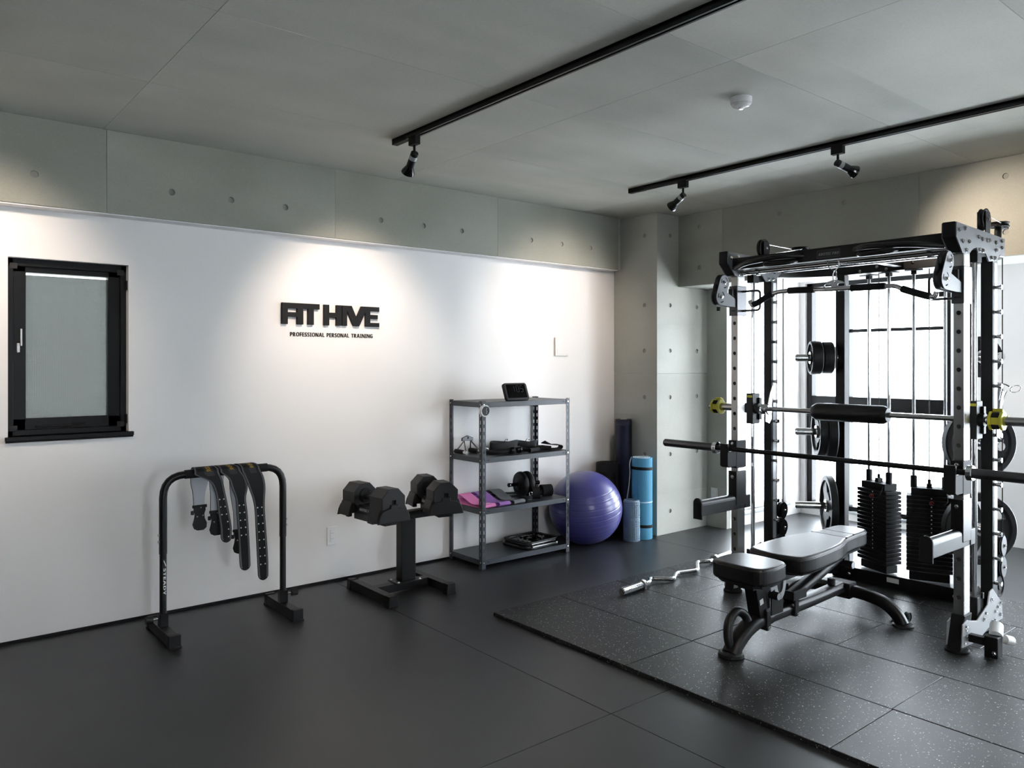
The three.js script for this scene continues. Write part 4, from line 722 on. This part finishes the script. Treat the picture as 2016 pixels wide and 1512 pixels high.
  part('bracket', [bx(4.42, 4.48, 2.10, 2.225, zc - 0.021, zc - 0.016, 0.001), bx(4.42, 4.48, 2.10, 2.225, zc + 0.016, zc + 0.021, 0.001)], M.matte, vw); part('bolt', T(hexBolt, [4.45, 2.185, zc + 0.021], [Math.PI / 2, 0, 0]), M.chrome, vw);
  const za = -2.2 + side * 0.595;
  const hw = part('top_pulley', [wheelG(0.055, 0.024).translate(4.80, 2.205, za), cyl([4.80, 2.06, za - side * 0.005], [4.80, 2.20, za], 0.018, 16), box(0.09, 0.026, 0.03, 4.87, 2.206, za, 0.003)], M.matte, rack);
  part('cable', [cyl([4.50, 2.215, zc], [4.76, 2.206, za + side * 0.03], 0.0028, 8), cyl([4.50, 2.15, zc], [4.76, 2.20, za - side * 0.04], 0.0028, 8)], M.steel, hw);
  // stack frame post with three angled plate pegs
  const zq = -2.2 + side * 0.39;
  const po = part('stack_post', bx(4.94, 5.0, 0.05, 2.05, zq - 0.031, zq + 0.031, 0.004), M.black, rack);
  for (const y of [1.476, 0.982, 0.488]) {
    const a = V(4.97, y, zq), d = V(-0.65, 0, side * 0.76).normalize(), q = (s) => a.clone().addScaledVector(d, s);
    const pg = part('plate_peg', [sweep([q(0.03), q(0.288), q(0.296)], ring(0.0245, 20)), sweep([q(0.296), q(0.301)], ring(0.019, 20))], M.chrome, rack);
    part('peg_flange', T(box(0.012, 0.15, 0.05, 0, 0, 0, 0.003), q(0.04).toArray(), [0, Math.atan2(side * -0.76, -0.65) , 0]), M.black, pg);
  }
}
// front beam with multi-grip bars and name plate
part('front_beam', bx(4.06, 4.14, 2.012, 2.083, ZL + 0.03, ZR - 0.03, 0.005), M.black, rack);
part('name_plate', T(new THREE.PlaneGeometry(0.135, 0.046), [4.0588, 2.045, -2.195], [0, -Math.PI / 2, 0]), new THREE.MeshStandardMaterial({ roughness: 0.4, map: print(256, 88, (q) => { q.strokeStyle = '#55585b'; q.lineWidth = 3; q.strokeRect(4, 4, 248, 80); q.fillStyle = '#8a8d90'; q.font = 'italic bold 38px sans-serif'; q.fillText('AROTEC PRO', 16, 58, 226); }, '#0b0b0c') }), rack, 'dark plate with grey lettering');
for (const s of [-1, 1]) {
  part('pull_up_grip', tube([[4.07, 2.02, -2.2 + s * 0.60], [3.985, 2.035, -2.2 + s * 0.47], [3.985, 2.05, -2.2 + s * 0.24], [4.07, 2.05, -2.2 + s * 0.15]], 0.015, 0.06, 14), M.satin, rack);
  part('pull_up_grip', tube([[4.07, 2.03, -2.2 + s * 0.38], [4.0, 2.012, -2.2 + s * 0.36], [4.0, 2.012, -2.2 + s * 0.20], [4.07, 2.03, -2.2 + s * 0.18]], 0.013, 0.04, 12), M.satin, rack);
}
const pub = part('pull_up_bar', cyl([4.165, 2.0, ZL + 0.034], [4.165, 2.0, ZR - 0.034], 0.0145, 20), M.chrome, rack);
for (const z of [-1.70, -2.70]) part('stop_ring', cyl([4.165, 2.0, z - 0.012], [4.165, 2.0, z + 0.012], 0.024, 24), M.chrome, pub);
// rear top beams of the rack and of the stack frame
part('rear_beam', bx(4.60, 4.645, 2.035, 2.09, ZL + 0.02, ZR - 0.02, 0.004), M.black, rack);
const sb = part('stack_beam', bx(4.93, 5.0, 2.02, 2.085, -2.66, -1.74, 0.004), M.black, rack);
for (const [z, y] of [[-2.45, 2.035], [-2.34, 2.055], [-2.28, 2.035], [-2.12, 2.06], [-1.9, 2.05]]) part('bolt', T(hexBolt, [4.93, y, z], [0, 0, Math.PI / 2]), M.chrome, sb);
part('center_post', bx(4.64, 4.93, 2.04, 2.085, -2.225, -2.175, 0.003), M.black, rack);
// base of the stack frame
part('base_beam', [bx(4.93, 5.03, MATY, 0.105, -2.64, -1.76, 0.005)], M.black, rack);
for (const [zc, s] of [[ZL, -1], [ZR, 1]]) part('base_arm', bar([4.58, 0.075, zc], [4.97, 0.075, -2.2 + s * 0.40], 0.05, 0.06), M.black, rack);
part('warning_label', box(0.001, 0.03, 0.075, 4.9295, 0.075, -2.24, 0), M.white, rack, 'white label on the base beam');
for (const z of [-2.52, -1.88]) part('bolt', T(hexBolt, [4.93, 0.06, z], [0, 0, Math.PI / 2]), M.chrome, rack);
// the two weight stacks
for (const [zc, phi] of [[-2.36, R(-22)], [-2.05, R(22)]]) {
  const place = (m) => { const p = V(5.0, 0, zc).sub(rack.off); m.position.set(p.x, -MATY, p.z); m.rotation.y = phi; return m; };
  const raw = (name, g, mat, parent, label) => { const o = parent.off; delete parent.off; const m = part(name, g, mat, parent, label); if (o) parent.off = o; return m; };
  const st = place(raw('weight_stack', [box(0.10, 0.045, 0.20, 0, 0.652, 0, 0.004), box(0.04, 0.03, 0.03, 0, 0.685, 0, 0.003), cyl([0, 0.69, 0], [0, 0.725, 0], 0.009, 10), cyl([0, 0.14, 0], [0, 0.65, 0], 0.012, 10), box(0.09, 0.05, 0.22, 0, 0.135, 0, 0.004)], M.matte, rack));
  const plate = prism(shape([[-0.125, -0.06], [0.125, -0.06], [0.125, 0.06], [-0.125, 0.06]], [hole(-0.085, 0, 0.013), hole(0.085, 0, 0.013)]), 0.0218, 0.003);
  const pg = join(T(T(plate, [0, 0, 0], [-Math.PI / 2, 0, 0]), [0, 0, 0], [0, Math.PI / 2, 0]));
  for (let k = 0; k < 18; k++) {
    const m = new THREE.Mesh(pg, M.matte); m.name = 'weight_plate'; m.castShadow = m.receiveShadow = true; m.position.set(0, 0.178 + k * 0.0258, 0); st.add(m);
  }
  raw('number_strip', Array.from({ length: 15 }, (_, k) => T(new THREE.CircleGeometry(0.0045, 10), [-0.0606, 0.625 - k * 0.0258 - 0.008, 0.012], [0, -Math.PI / 2, 0])), M.white, st, 'column of pale pin holes');
  raw('selector_pin', [lathe([[0, 0], [0.012, 0], [0.014, 0.006], [0.01, 0.02], [0, 0.022]], 16).rotateZ(Math.PI / 2).translate(-0.06, 0.59, 0.012)], S(0.25, 0.03, 0.03, 0.4), st, 'dark red selector pin');
  raw('pin_cord', tube([[-0.07, 0.60, 0.0], [-0.10, 0.575, 0.05], [-0.085, 0.60, 0.10], [-0.05, 0.66, 0.09]], 0.0035, 0.03, 8), M.matte, st);
  for (const z of [-0.085, 0.085]) {
    place(raw('stack_rod', cyl([0, 0.13, z], [0, 2.02, z], 0.0095, 16), M.chrome, rack));
    raw('bush', cyl([0, 0.67, z], [0, 0.745, z], 0.019, 16), M.matte, st);
    place(raw('rod_bracket', [box(0.07, 0.006, 0.10, 0, 2.015, z, 0.001), box(0.03, 0.03, 0.03, 0, 2.005, z, 0.003)], M.matte, rack));
  }
  place(raw('cable', cyl([0, 0.72, 0], [0, 2.03, 0], 0.0028, 8), M.matte, rack));
}
// bar of the smith machine
const sbar = part('smith_bar', cyl([4.33, 1.152, -3.0], [4.33, 1.152, -1.41], 0.0145, 24), M.chrome, rack);
for (const [a, b] of [[-3.17, -2.90], [-1.50, -1.23]]) part('bar_sleeve', cyl([4.33, 1.152, a], [4.33, 1.152, b], 0.0225, 24), M.steel, sbar);
// landmine swivel at the right foot
const lm = part('landmine_mount', [bx(4.15, 4.185, 0.07, 0.108, -1.53, -1.42, 0.003), bx(4.135, 4.20, MATY, 0.125, -1.445, -1.385, 0.005)], M.matte, rack);
part('swivel_sleeve', [cyl([4.185, 0.118, -1.41], [4.255, 0.150, -1.43], 0.03, 20), cyl([4.215, 0.105, -1.385], [4.28, 0.085, -1.375], 0.022, 20)], M.white, lm, 'pale swivel tubes');
part('bolt', T(hexBolt, [4.135, 0.05, -1.40], [0, 0, Math.PI / 2]), M.chrome, lm);
// ---- things on the rack
{
  const p = thing('bar_pad', 'thick black foam pad on the middle of the smith bar', 'bar pad', [4.33, 1.152, -2.213]);
  part('foam', lathe([[0.0147, -0.222], [0.038, -0.222], [0.05, -0.20], [0.0515, -0.19], [0.0515, 0.19], [0.05, 0.20], [0.038, 0.222], [0.0147, 0.222]], 32).rotateX(Math.PI / 2), M.leather, p);
  part('closure', T(box(0.02, 0.003, 0.36, 0, -0.0515, 0, 0.001), [0, 0, 0], [0, 0, 0.5]), M.matte, p);
}
function collar(label, z) {
  const c = thing('bar_collar', label, 'barbell collar', [4.33, 1.152, z], 0, 'yellow bar collars');
  const oct = (r) => Array.from({ length: 8 }, (_, i) => [r * Math.cos((i + 0.5) / 8 * 2 * Math.PI), r * Math.sin((i + 0.5) / 8 * 2 * Math.PI)]);
  part('ring', [-1, 1].map((s) => T(prism(shape(oct(0.05), [hole(0, 0, 0.0235)]), 0.014, 0.004, 2), [0, 0, s * 0.025])).concat([prism(shape(oct(0.043), [hole(0, 0, 0.0235)]), 0.05, 0.002)]), M.yellow, c);
  part('rubber_pad', Array.from({ length: 4 }, (_, i) => { const a = (i + 0.5) * Math.PI / 2; return T(box(0.012, 0.03, 0.032, 0, 0, 0, 0.003), [0.0405 * Math.cos(a), 0.0405 * Math.sin(a), 0], [0, 0, a]); }), M.matte, c);
  part('lever', [T(box(0.03, 0.016, 0.045, 0, 0.052, 0, 0.004), [0, 0, 0], [0, 0, -0.3]), box(0.018, 0.05, 0.012, 0.045, 0.0, 0.03, 0.003)], M.yellow, c);
}
collar('yellow clamp collar on the far left end of the smith bar', -3.115); collar('yellow clamp collar on the right end of the smith bar', -1.452);
{
  const b = thingW('barbell', 'black olympic barbell with steel sleeves resting in the rack hooks', 'barbell', [4.05, 0.9135, -2.2]), y = 0.9135;
  part('shaft', cyl([4.05, y, -2.935], [4.05, y, -1.47], 0.0142, 24), M.satin, b);
  for (const s of [-1, 1]) {
    const e = part('sleeve', [cyl([4.05, y, -2.2 + s * 0.74], [4.05, y, -2.2 + s * 1.126], 0.0245, 28), cyl([4.05, y, -2.2 + s * 1.126], [4.05, y, -2.2 + s * 1.132], 0.021, 28)], M.iron, b);
    part('sleeve_collar', T(lathe([[0, -0.014], [0.034, -0.014], [0.037, -0.011], [0.037, 0.011], [0.034, 0.014], [0, 0.014]], 32), [4.05, y, -2.2 + s * 0.727], [Math.PI / 2, 0, 0]), M.chrome, e);
  }
}
{ // lat bar hanging from the front beam
  const b = thingW('lat_bar', 'bent lat pulldown bar with foam grips hanging from the middle of the rack', 'pulldown bar', [4.12, 1.90, -2.19]), x = 4.12;
  const c = [[x, 1.822, -2.732], [x, 1.795, -2.72], [x, 1.801, -2.69], [x, 1.856, -2.565], [x, 1.863, -2.474], [x, 1.853, -2.19], [x, 1.847, -1.905], [x, 1.843, -1.86], [x, 1.826, -1.822], [x, 1.779, -1.69], [x, 1.775, -1.665], [x, 1.80, -1.655]];
  part('bar', sweep(spline(c, 90), ring(0.0125, 16)), M.chrome, b);
  const curve = new THREE.CatmullRomCurve3(c.map((p) => V(...p)), false, 'centripetal');
  const pts = curve.getPoints(400), seg = (za, zb) => pts.filter((p) => p.z > za && p.z < zb);
  for (const [za, zb] of [[-2.705, -2.57], [-2.475, -2.305], [-2.095, -1.905], [-1.825, -1.685]]) part('grip', sweep(seg(za, zb).filter((_, i) => i % 3 === 0), ring(0.0185, 18)), M.foam, b);
  const pl = shape([[-0.07, 0], [0.07, 0], [0.066, 0.018], [0.045, 0.036], [0.015, 0.045], [-0.015, 0.045], [-0.045, 0.036], [-0.066, 0.018]], [hole(0, 0.034, 0.006), new THREE.Path(rrect(0.04, 0.016, 0.007).reverse().map(([a, q]) => new THREE.Vector2(a - 0.038, q + 0.017))), new THREE.Path(rrect(0.04, 0.016, 0.007).reverse().map(([a, q]) => new THREE.Vector2(a + 0.038, q + 0.017)))]);
  part('hanger_plate', T(prism(pl, 0.008, 0.0015), [x, 1.857, -2.19], [0, -Math.PI / 2, 0]), M.silver, b);
  const cl = []; for (let k = 0; k <= 24; k++) { const a = k / 24 * 2 * Math.PI; cl.push(V(x, 1.922 + 0.036 * Math.sin(a), -2.19 + 0.011 * Math.cos(a))); }
  part('carabiner', sweep(cl, ring(0.0035, 8)), M.chrome, b);
  part('ring', tube([[x - 0.02, 2.012, -2.222], [x - 0.01, 1.975, -2.222], [x, 1.952, -2.19], [x - 0.01, 1.975, -2.158], [x - 0.02, 2.012, -2.158]], 0.0035, 0.03, 8), M.chrome, b);
}
// weight plates on the pegs
function plate(label, r, w, side, y, at, spokes, text) {
  const d = V(-0.65, 0, side * 0.76).normalize(), p = V(4.97, y, -2.2 + side * 0.39).addScaledVector(d, at + w / 2);
  const o = thing('weight_plate', label, 'weight plate', p.toArray(), Math.atan2(d.x, d.z), 'plates on the rack pegs');
  const hub = 0.03, n = 48;
  const prof = [[0.0262, -w / 2], [hub + 0.012, -w / 2], [hub + 0.016, -w * 0.3], [r * 0.78, -w * 0.3], [r * 0.84, -w / 2], [r - 0.006, -w / 2], [r, -w / 2 + 0.006], [r, w / 2 - 0.006], [r - 0.006, w / 2], [r * 0.84, w / 2], [r * 0.78, w * 0.3], [hub + 0.016, w * 0.3], [hub + 0.012, w / 2], [0.0262, w / 2], [0.0262, -w / 2]];
  if (spokes) { // three grip holes between the hub and the rim
    const holes = []; for (let q = 0; q < 3; q++) { const a0 = R(q * 120 + 20), P = []; for (let k = 0; k <= 10; k++) { const a = a0 + R(76) * k / 10; P.push(new THREE.Vector2(r * 0.76 * Math.cos(a), r * 0.76 * Math.sin(a))); } for (let k = 10; k >= 0; k--) { const a = a0 + R(12) + R(52) * k / 10; P.push(new THREE.Vector2(r * 0.46 * Math.cos(a), r * 0.46 * Math.sin(a))); } holes.push(new THREE.Path(P.reverse())); }
    holes.push(hole(0, 0, 0.0262, 24));
    part('web', prism(shape(ring(r * 0.82, n), holes), w * 0.6, 0.003), M.cast, o);
    part('rim', lathe([[r * 0.79, -w * 0.3], [r * 0.84, -w / 2], [r - 0.006, -w / 2], [r, -w / 2 + 0.006], [r, w / 2 - 0.006], [r - 0.006, w / 2], [r * 0.84, w / 2], [r * 0.79, w * 0.3], [r * 0.79, -w * 0.3]], n).rotateX(Math.PI / 2), M.cast, o);
  } else part('body', lathe(prof, n).rotateX(Math.PI / 2), M.cast, o);
  part('hub_ring', lathe([[0.0258, -w / 2 - 0.001], [0.04, -w / 2 - 0.001], [0.042, -w / 2 + 0.002], [0.042, w / 2 - 0.002], [0.04, w / 2 + 0.001], [0.0258, w / 2 + 0.001], [0.0258, -w / 2 - 0.001]], 28).rotateX(Math.PI / 2), M.chrome, o, 'bright hub ring');
  if (text) {
    const t = print(128, 256, (q) => { q.fillStyle = '#c9ccd0'; q.fillRect(60, 6, 6, 60); q.fillRect(60, 190, 6, 60); q.save(); q.translate(40, 128); q.font = 'bold 92px sans-serif'; q.textBaseline = 'middle'; q.fillText(text, -4, 4); q.restore(); }, '#232527');
    part('lettering', new THREE.PlaneGeometry(0.07, 0.14).translate(r * 0.60, 0.02, w * 0.3 + 0.0008), new THREE.MeshStandardMaterial({ map: t, roughness: 0.5 }), o, 'pale number');
  }
  return o;
}
plate('small thick black plate nearest the tip of the upper left peg', 0.112, 0.07, -1, 1.476, 0.135, 0);
plate('small black plate against the post on the upper left peg', 0.106, 0.07, -1, 1.476, 0.062, 0);
plate('medium grip plate in front on the middle left peg', 0.165, 0.05, -1, 0.982, 0.118, 1);
plate('wide black plate behind on the middle left peg', 0.192, 0.055, -1, 0.982, 0.06, 0);
plate('large thin plate with grip holes on the lowest left peg', 0.202, 0.045, -1, 0.488, 0.062, 1);
plate('small black plate high on the upper right peg', 0.118, 0.06, 1, 1.476, 0.07, 0);
plate('large black plate with a pale numeral on the middle right peg', 0.202, 0.055, 1, 0.982, 0.062, 0, '5');
plate('large plate with grip holes low on the right peg', 0.206, 0.055, 1, 0.488, 0.062, 1);
{ // attachment bar hanging on a hook at the right of the stack frame
  const h = thingW('attachment_bar', 'short chrome bar with a carabiner hanging behind the right collar', 'cable attachment', [4.85, 1.2, -1.62]);
  part('tube', cyl([4.837, 1.03, -1.65], [4.80, 1.315, -1.60], 0.0165, 18), M.chrome, h);
  part('cap', cyl([4.80, 1.315, -1.60], [4.798, 1.33, -1.597], 0.019, 18), M.steel, h);
  part('hook', [tube([[4.80, 1.325, -1.60], [4.79, 1.325, -1.57], [4.79, 1.31, -1.545]], 0.0045, 0.01, 8), T(new THREE.TorusGeometry(0.026, 0.0032, 8, 24), [4.79, 1.30, -1.518], [0.3, -0.9, 0.6], [1, 0.7, 1]), cyl([4.79, 1.29, -1.56], [4.79, 1.225, -1.585], 0.003, 8)], M.chrome, h);
  part('holder', [cyl([4.98, 1.06, -1.81], [4.834, 1.06, -1.645], 0.008, 10)], M.matte, h);
}
// ================================================================ BENCH AND CURL BAR
{
  const ZB = -2.22, b = thingW('adjustable_bench', 'black padded adjustable bench with silver edged frame on the rubber mat', 'bench', [3.8, MATY, ZB]);
  // pads: an outline in plan, thick foam with soft edges and piping
  const pad = (pts, y0, y1, r) => { const g = prism(shape(pts), y1 - y0, r, 4); return T(g, [0, (y0 + y1) / 2, 0], [-Math.PI / 2, 0, 0]); };
  const outline = (ctrl, n = 60) => new THREE.CatmullRomCurve3(ctrl.map(([x, z]) => V(x, 0, z)), true, 'catmullrom', 0.35).getPoints(n).slice(0, -1).map((p) => [p.x, -p.z]);
  // seat: wider at the front, corners rounded
  const so = [[3.232, -0.10], [3.222, 0], [3.232, 0.10], [3.262, 0.142], [3.35, 0.152], [3.44, 0.142], [3.482, 0.118], [3.497, 0.06], [3.50, 0], [3.497, -0.06], [3.482, -0.118], [3.44, -0.142], [3.35, -0.152], [3.262, -0.142]].map(([x, z]) => [x - 0.015, z * 1.02 + ZB]);
  const seat = part('seat_pad', pad(outline(so), 0.374, 0.462, 0.018), M.leather, b);
  part('piping', sweep(outline(so).concat([outline(so)[0]]).map(([x, z]) => V(x + (x > 3.36 ? -0.002 : 0.002), 0.4485, -z)), ring(0.0028, 6)), M.leather, seat);
  part('pad_board', pad(so.map(([x, z]) => [3.36 + (x - 3.36) * 0.86, -(ZB + (z - ZB) * 0.86)]), 0.36, 0.374, 0.001), M.matte, seat);
  // back pad: broad shoulders, narrow head end, rising slightly to the rear
  const bo = [[3.548, -0.095], [3.535, 0], [3.548, 0.095], [3.578, 0.152], [3.68, 0.167], [3.88, 0.160], [3.99, 0.145], [4.10, 0.112], [4.22, 0.10], [4.33, 0.098], [4.385, 0.078], [4.40, 0.03], [4.40, -0.03], [4.385, -0.078], [4.33, -0.098], [4.22, -0.10], [4.10, -0.112], [3.99, -0.145], [3.88, -0.160], [3.68, -0.167], [3.578, -0.152]].map(([x, z]) => [x, z + ZB]);
  const tilt = (g) => { const o = flat(g); o.translate(-3.55, -0.45, 0); o.rotateZ(R(1.6)); o.translate(3.55, 0.45, 0); return o; };
  const back = part('back_pad', tilt(pad(outline(bo, 90), 0.376, 0.467, 0.018)), M.leather, b);
  part('piping', tilt(sweep(outline(bo, 90).concat([outline(bo, 90)[0]]).map(([x, z]) => V(x, 0.4485, -z)), ring(0.0028, 6))), M.leather, back);
  part('stitched_seam', tilt(join([[4.115, 0.108], [4.215, 0.098]].map(([x, w]) => box(0.004, 0.003, 2 * w, x, 0.4665, ZB, 0.001)))), M.matte, back);
  part('lettering', tilt(T(new THREE.PlaneGeometry(0.15, 0.045), [4.165, 0.4676, ZB], [-Math.PI / 2, 0, Math.PI / 2])), new THREE.MeshStandardMaterial({ roughness: 0.42, map: print(256, 76, (q) => { q.fillStyle = '#5a5d60'; q.font = 'italic bold 36px sans-serif'; q.fillText('AROTEC PRO', 10, 52, 236); }, '#202122') }), back, 'faint grey lettering');
  part('pad_board', tilt(pad(bo.map(([x, z]) => [3.97 + (x - 3.97) * 0.9, -(ZB + (z - ZB) * 0.8)]), 0.36, 0.372, 0.001)), M.matte, back);
  part('back_rail', tilt(join([bx(3.60, 4.30, 0.322, 0.362, ZB - 0.04, ZB + 0.04, 0.004)])), M.satin, back);
  // main beam and front foot
  const flatOval = (w, h) => rrect(w, h, Math.min(w, h) * 0.42, 5);
  part('main_beam', sweep([V(3.40, 0.150, ZB), V(3.9, 0.158, ZB), V(4.235, 0.170, ZB)], flatOval(0.075, 0.062), 0.6), M.satin, b);
  const ff = part('front_foot', [sweep(spline([[3.50, 0.152, ZB], [3.40, 0.15, ZB], [3.30, 0.122, ZB], [3.222, 0.072, ZB], [3.19, 0.035, ZB]], 20), flatOval(0.085, 0.066), 0.6), sweep(spline([[3.20, 0.045, ZB], [3.185, 0.11, ZB - 0.012], [3.205, 0.185, ZB - 0.02], [3.265, 0.222, ZB - 0.02], [3.32, 0.195, ZB - 0.012], [3.34, 0.15, ZB]], 24), ring(0.022, 14), 0.6)], M.satin, b);
  part('round_pad', lathe([[0, 0.024], [0.052, 0.024], [0.06, 0.018], [0.062, 0.004], [0.058, 0], [0, 0]], 32).translate(3.192, MATY, ZB), M.plastic, ff);
  // seat post and height bracket
  part('seat_post', [T(box(0.07, 0.20, 0.07, 0, 0, 0, 0.004), [3.40, 0.265, ZB], [0, 0, R(14)]), bx(3.31, 3.47, 0.325, 0.357, ZB - 0.045, ZB + 0.045, 0.004)], M.black, b);
  part('caution_label', T(box(0.03, 0.028, 0.001, 0, 0, 0, 0), [3.395, 0.255, ZB + 0.0365], [0, 0, R(14)]), M.white, b, 'small white sticker');
  part('seat_lug', [T(box(0.04, 0.05, 0.006, 0, 0, 0, 0.002), [3.47, 0.325, ZB + 0.05], [0, 0, 0.2])], M.silver, b);
  const kn = part('seat_knob', [T(cyl([0, 0, 0.0], [0, 0, 0.05], 0.02, 18), [3.48, 0.275, ZB + 0.03])], M.plastic, b); part('knob_face', T(new THREE.CircleGeometry(0.017, 20), [3.48, 0.275, ZB + 0.0805]), M.silver, kn);
  part('hinge_plate', [xy([[3.475, 0.17], [3.58, 0.17], [3.58, 0.36], [3.475, 0.36]], ZB - 0.042, ZB - 0.034), xy([[3.475, 0.17], [3.58, 0.17], [3.58, 0.36], [3.475, 0.36]], ZB + 0.034, ZB + 0.042)], M.matte, b);
  const arc = []; for (let k = 0; k <= 14; k++) { const a = R(175 + 190 * k / 14); arc.push([3.545 + 0.052 * Math.cos(a), 0.325 + 0.085 * Math.sin(a)]); } for (let k = 14; k >= 0; k--) { const a = R(178 + 184 * k / 14); arc.push([3.545 + 0.028 * Math.cos(a), 0.325 + 0.05 * Math.sin(a)]); }
  part('angle_arc', xy(arc, ZB + 0.043, ZB + 0.048), M.silver, b, 'pale curved adjustment plate');
  for (const x of [3.44, 3.70]) { const c = part('beam_clamp', [T(prism(shape([[-0.05, -0.045], [0.05, -0.045], [0.05, 0.05], [0.042, 0.06], [-0.042, 0.06], [-0.05, 0.05]], [new THREE.Path(rrect(0.08, 0.066, 0.02).reverse().map(([p, q]) => new THREE.Vector2(p, q)))]), 0.036, 0.003), [x, x < 3.6 ? 0.152 : 0.17, ZB], [0, Math.PI / 2, 0])], M.matte, b); part('bolt', T(hexBolt, [x, x < 3.6 ? 0.118 : 0.132, ZB + 0.05], [Math.PI / 2, 0, 0]), M.chrome, c); }
  // inclined strut with its upper fitting
  part('strut', sweep([V(3.70, 0.205, ZB), V(4.20, 0.345, ZB)], flatOval(0.07, 0.055), 0.6), M.satin, b);
  part('strut_yoke', [bar([3.66, 0.235, ZB - 0.052], [3.78, 0.235, ZB - 0.052], 0.008, 0.05), bar([3.66, 0.235, ZB + 0.052], [3.78, 0.235, ZB + 0.052], 0.008, 0.05), bx(3.655, 3.665, 0.212, 0.258, ZB - 0.056, ZB + 0.056, 0.002)], M.matte, b);
  part('strut_end', [cyl([4.19, 0.343, ZB], [4.28, 0.368, ZB], 0.024, 18), bx(4.26, 4.31, 0.34, 0.40, ZB - 0.03, ZB + 0.03, 0.004)], M.chrome, b);
  part('tilt_plate', xy([[4.255, 0.315], [4.29, 0.31], [4.30, 0.33], [4.30, 0.405], [4.36, 0.41], [4.36, 0.43], [4.25, 0.43]], ZB + 0.04, ZB + 0.046), M.silver, b);
  const k2 = part('tilt_knob', cyl([4.24, 0.305, ZB + 0.03], [4.24, 0.305, ZB + 0.075], 0.021, 18), M.plastic, b); part('knob_face', T(new THREE.CircleGeometry(0.018, 20), [4.24, 0.305, ZB + 0.0755]), M.silver, k2);
  part('rest_stop', [lathe([[0, 0.04], [0.012, 0.04], [0.021, 0.036], [0.021, 0], [0, 0]], 20).translate(4.14, 0.198, ZB)], M.plastic, b);
  // arched rear stabiliser
  const ar = spline([[4.265, 0.032, ZB - 0.335], [4.265, 0.085, ZB - 0.30], [4.265, 0.128, ZB - 0.235], [4.265, 0.148, ZB - 0.14], [4.265, 0.152, ZB], [4.265, 0.148, ZB + 0.14], [4.265, 0.128, ZB + 0.235], [4.265, 0.085, ZB + 0.30], [4.265, 0.032, ZB + 0.335]], 48);
  const rs = part('rear_stabiliser', sweep(ar, flatOval(0.062, 0.066), 0.6, V(0, 1, 0)), M.satin, b);
  for (const s of [-1, 1]) part('round_pad', lathe([[0, 0.016], [0.046, 0.016], [0.054, 0.01], [0.055, 0], [0, 0]], 30).translate(4.27, MATY, ZB + s * 0.335), M.plastic, rs);
  part('socket', bx(4.225, 4.305, 0.112, 0.198, ZB - 0.06, ZB + 0.06, 0.004), M.matte, rs);
  for (const s of [-0.035, 0.035]) part('wheel', [T(wheelG(0.026, 0.022), [4.36, 0.052, ZB + 0.285 + s], [Math.PI / 2, 0, 0])], M.plastic, rs);
  part('wheel_axle', cyl([4.36, 0.052, ZB + 0.23], [4.36, 0.052, ZB + 0.33], 0.006, 10), M.chrome, rs); part('wheel_arm', bar([4.27, 0.09, ZB + 0.285], [4.36, 0.052, ZB + 0.285], 0.03, 0.012, 0.002), M.matte, rs);
}
{ // cambered curl bar on the mat
  const e = thingW('curl_bar', 'chrome zigzag curl bar lying on the mat beside the bench', 'curl bar', [4.1, MATY, -3.28]), y = MATY + 0.027;
  const line = (t) => [3.50 + t * 1.30, -3.213 - t * 0.135], at = (t, o, h = 0) => { const [x, z] = line(t); return [x + o * 0.10, y + h, z + o]; };
  part('shaft', tube([at(0.165, 0), at(0.225, 0.0), at(0.285, -0.055, -0.004), at(0.37, 0.052, -0.008), at(0.475, -0.012, -0.008), at(0.60, 0.05, -0.008), at(0.735, -0.06, -0.004), at(0.775, 0), at(0.84, 0)].map((p) => p), 0.0132, 0.03, 16), M.chrome, e);
  for (const [a, c, d] of [[0.0, 0.155, 0.172], [1.0, 0.845, 0.828]]) {
    const s = part('sleeve', [cyl(at(a, 0), at(c, 0), 0.025, 28)], M.chrome, e);
    part('sleeve_collar', cyl(at(c, 0), at(d, 0), 0.034, 28), M.chrome, s);
    part('end_cap', cyl(at(a, 0), at(a + (a ? 0.004 : -0.004), 0), 0.019, 24), M.steel, s);
  }
}
scene.traverse((o) => { if (o.isMesh) o.castShadow = o.receiveShadow = true; delete o.off; });
scene.updateMatrixWorld(true);
renderer.render(scene, camera);
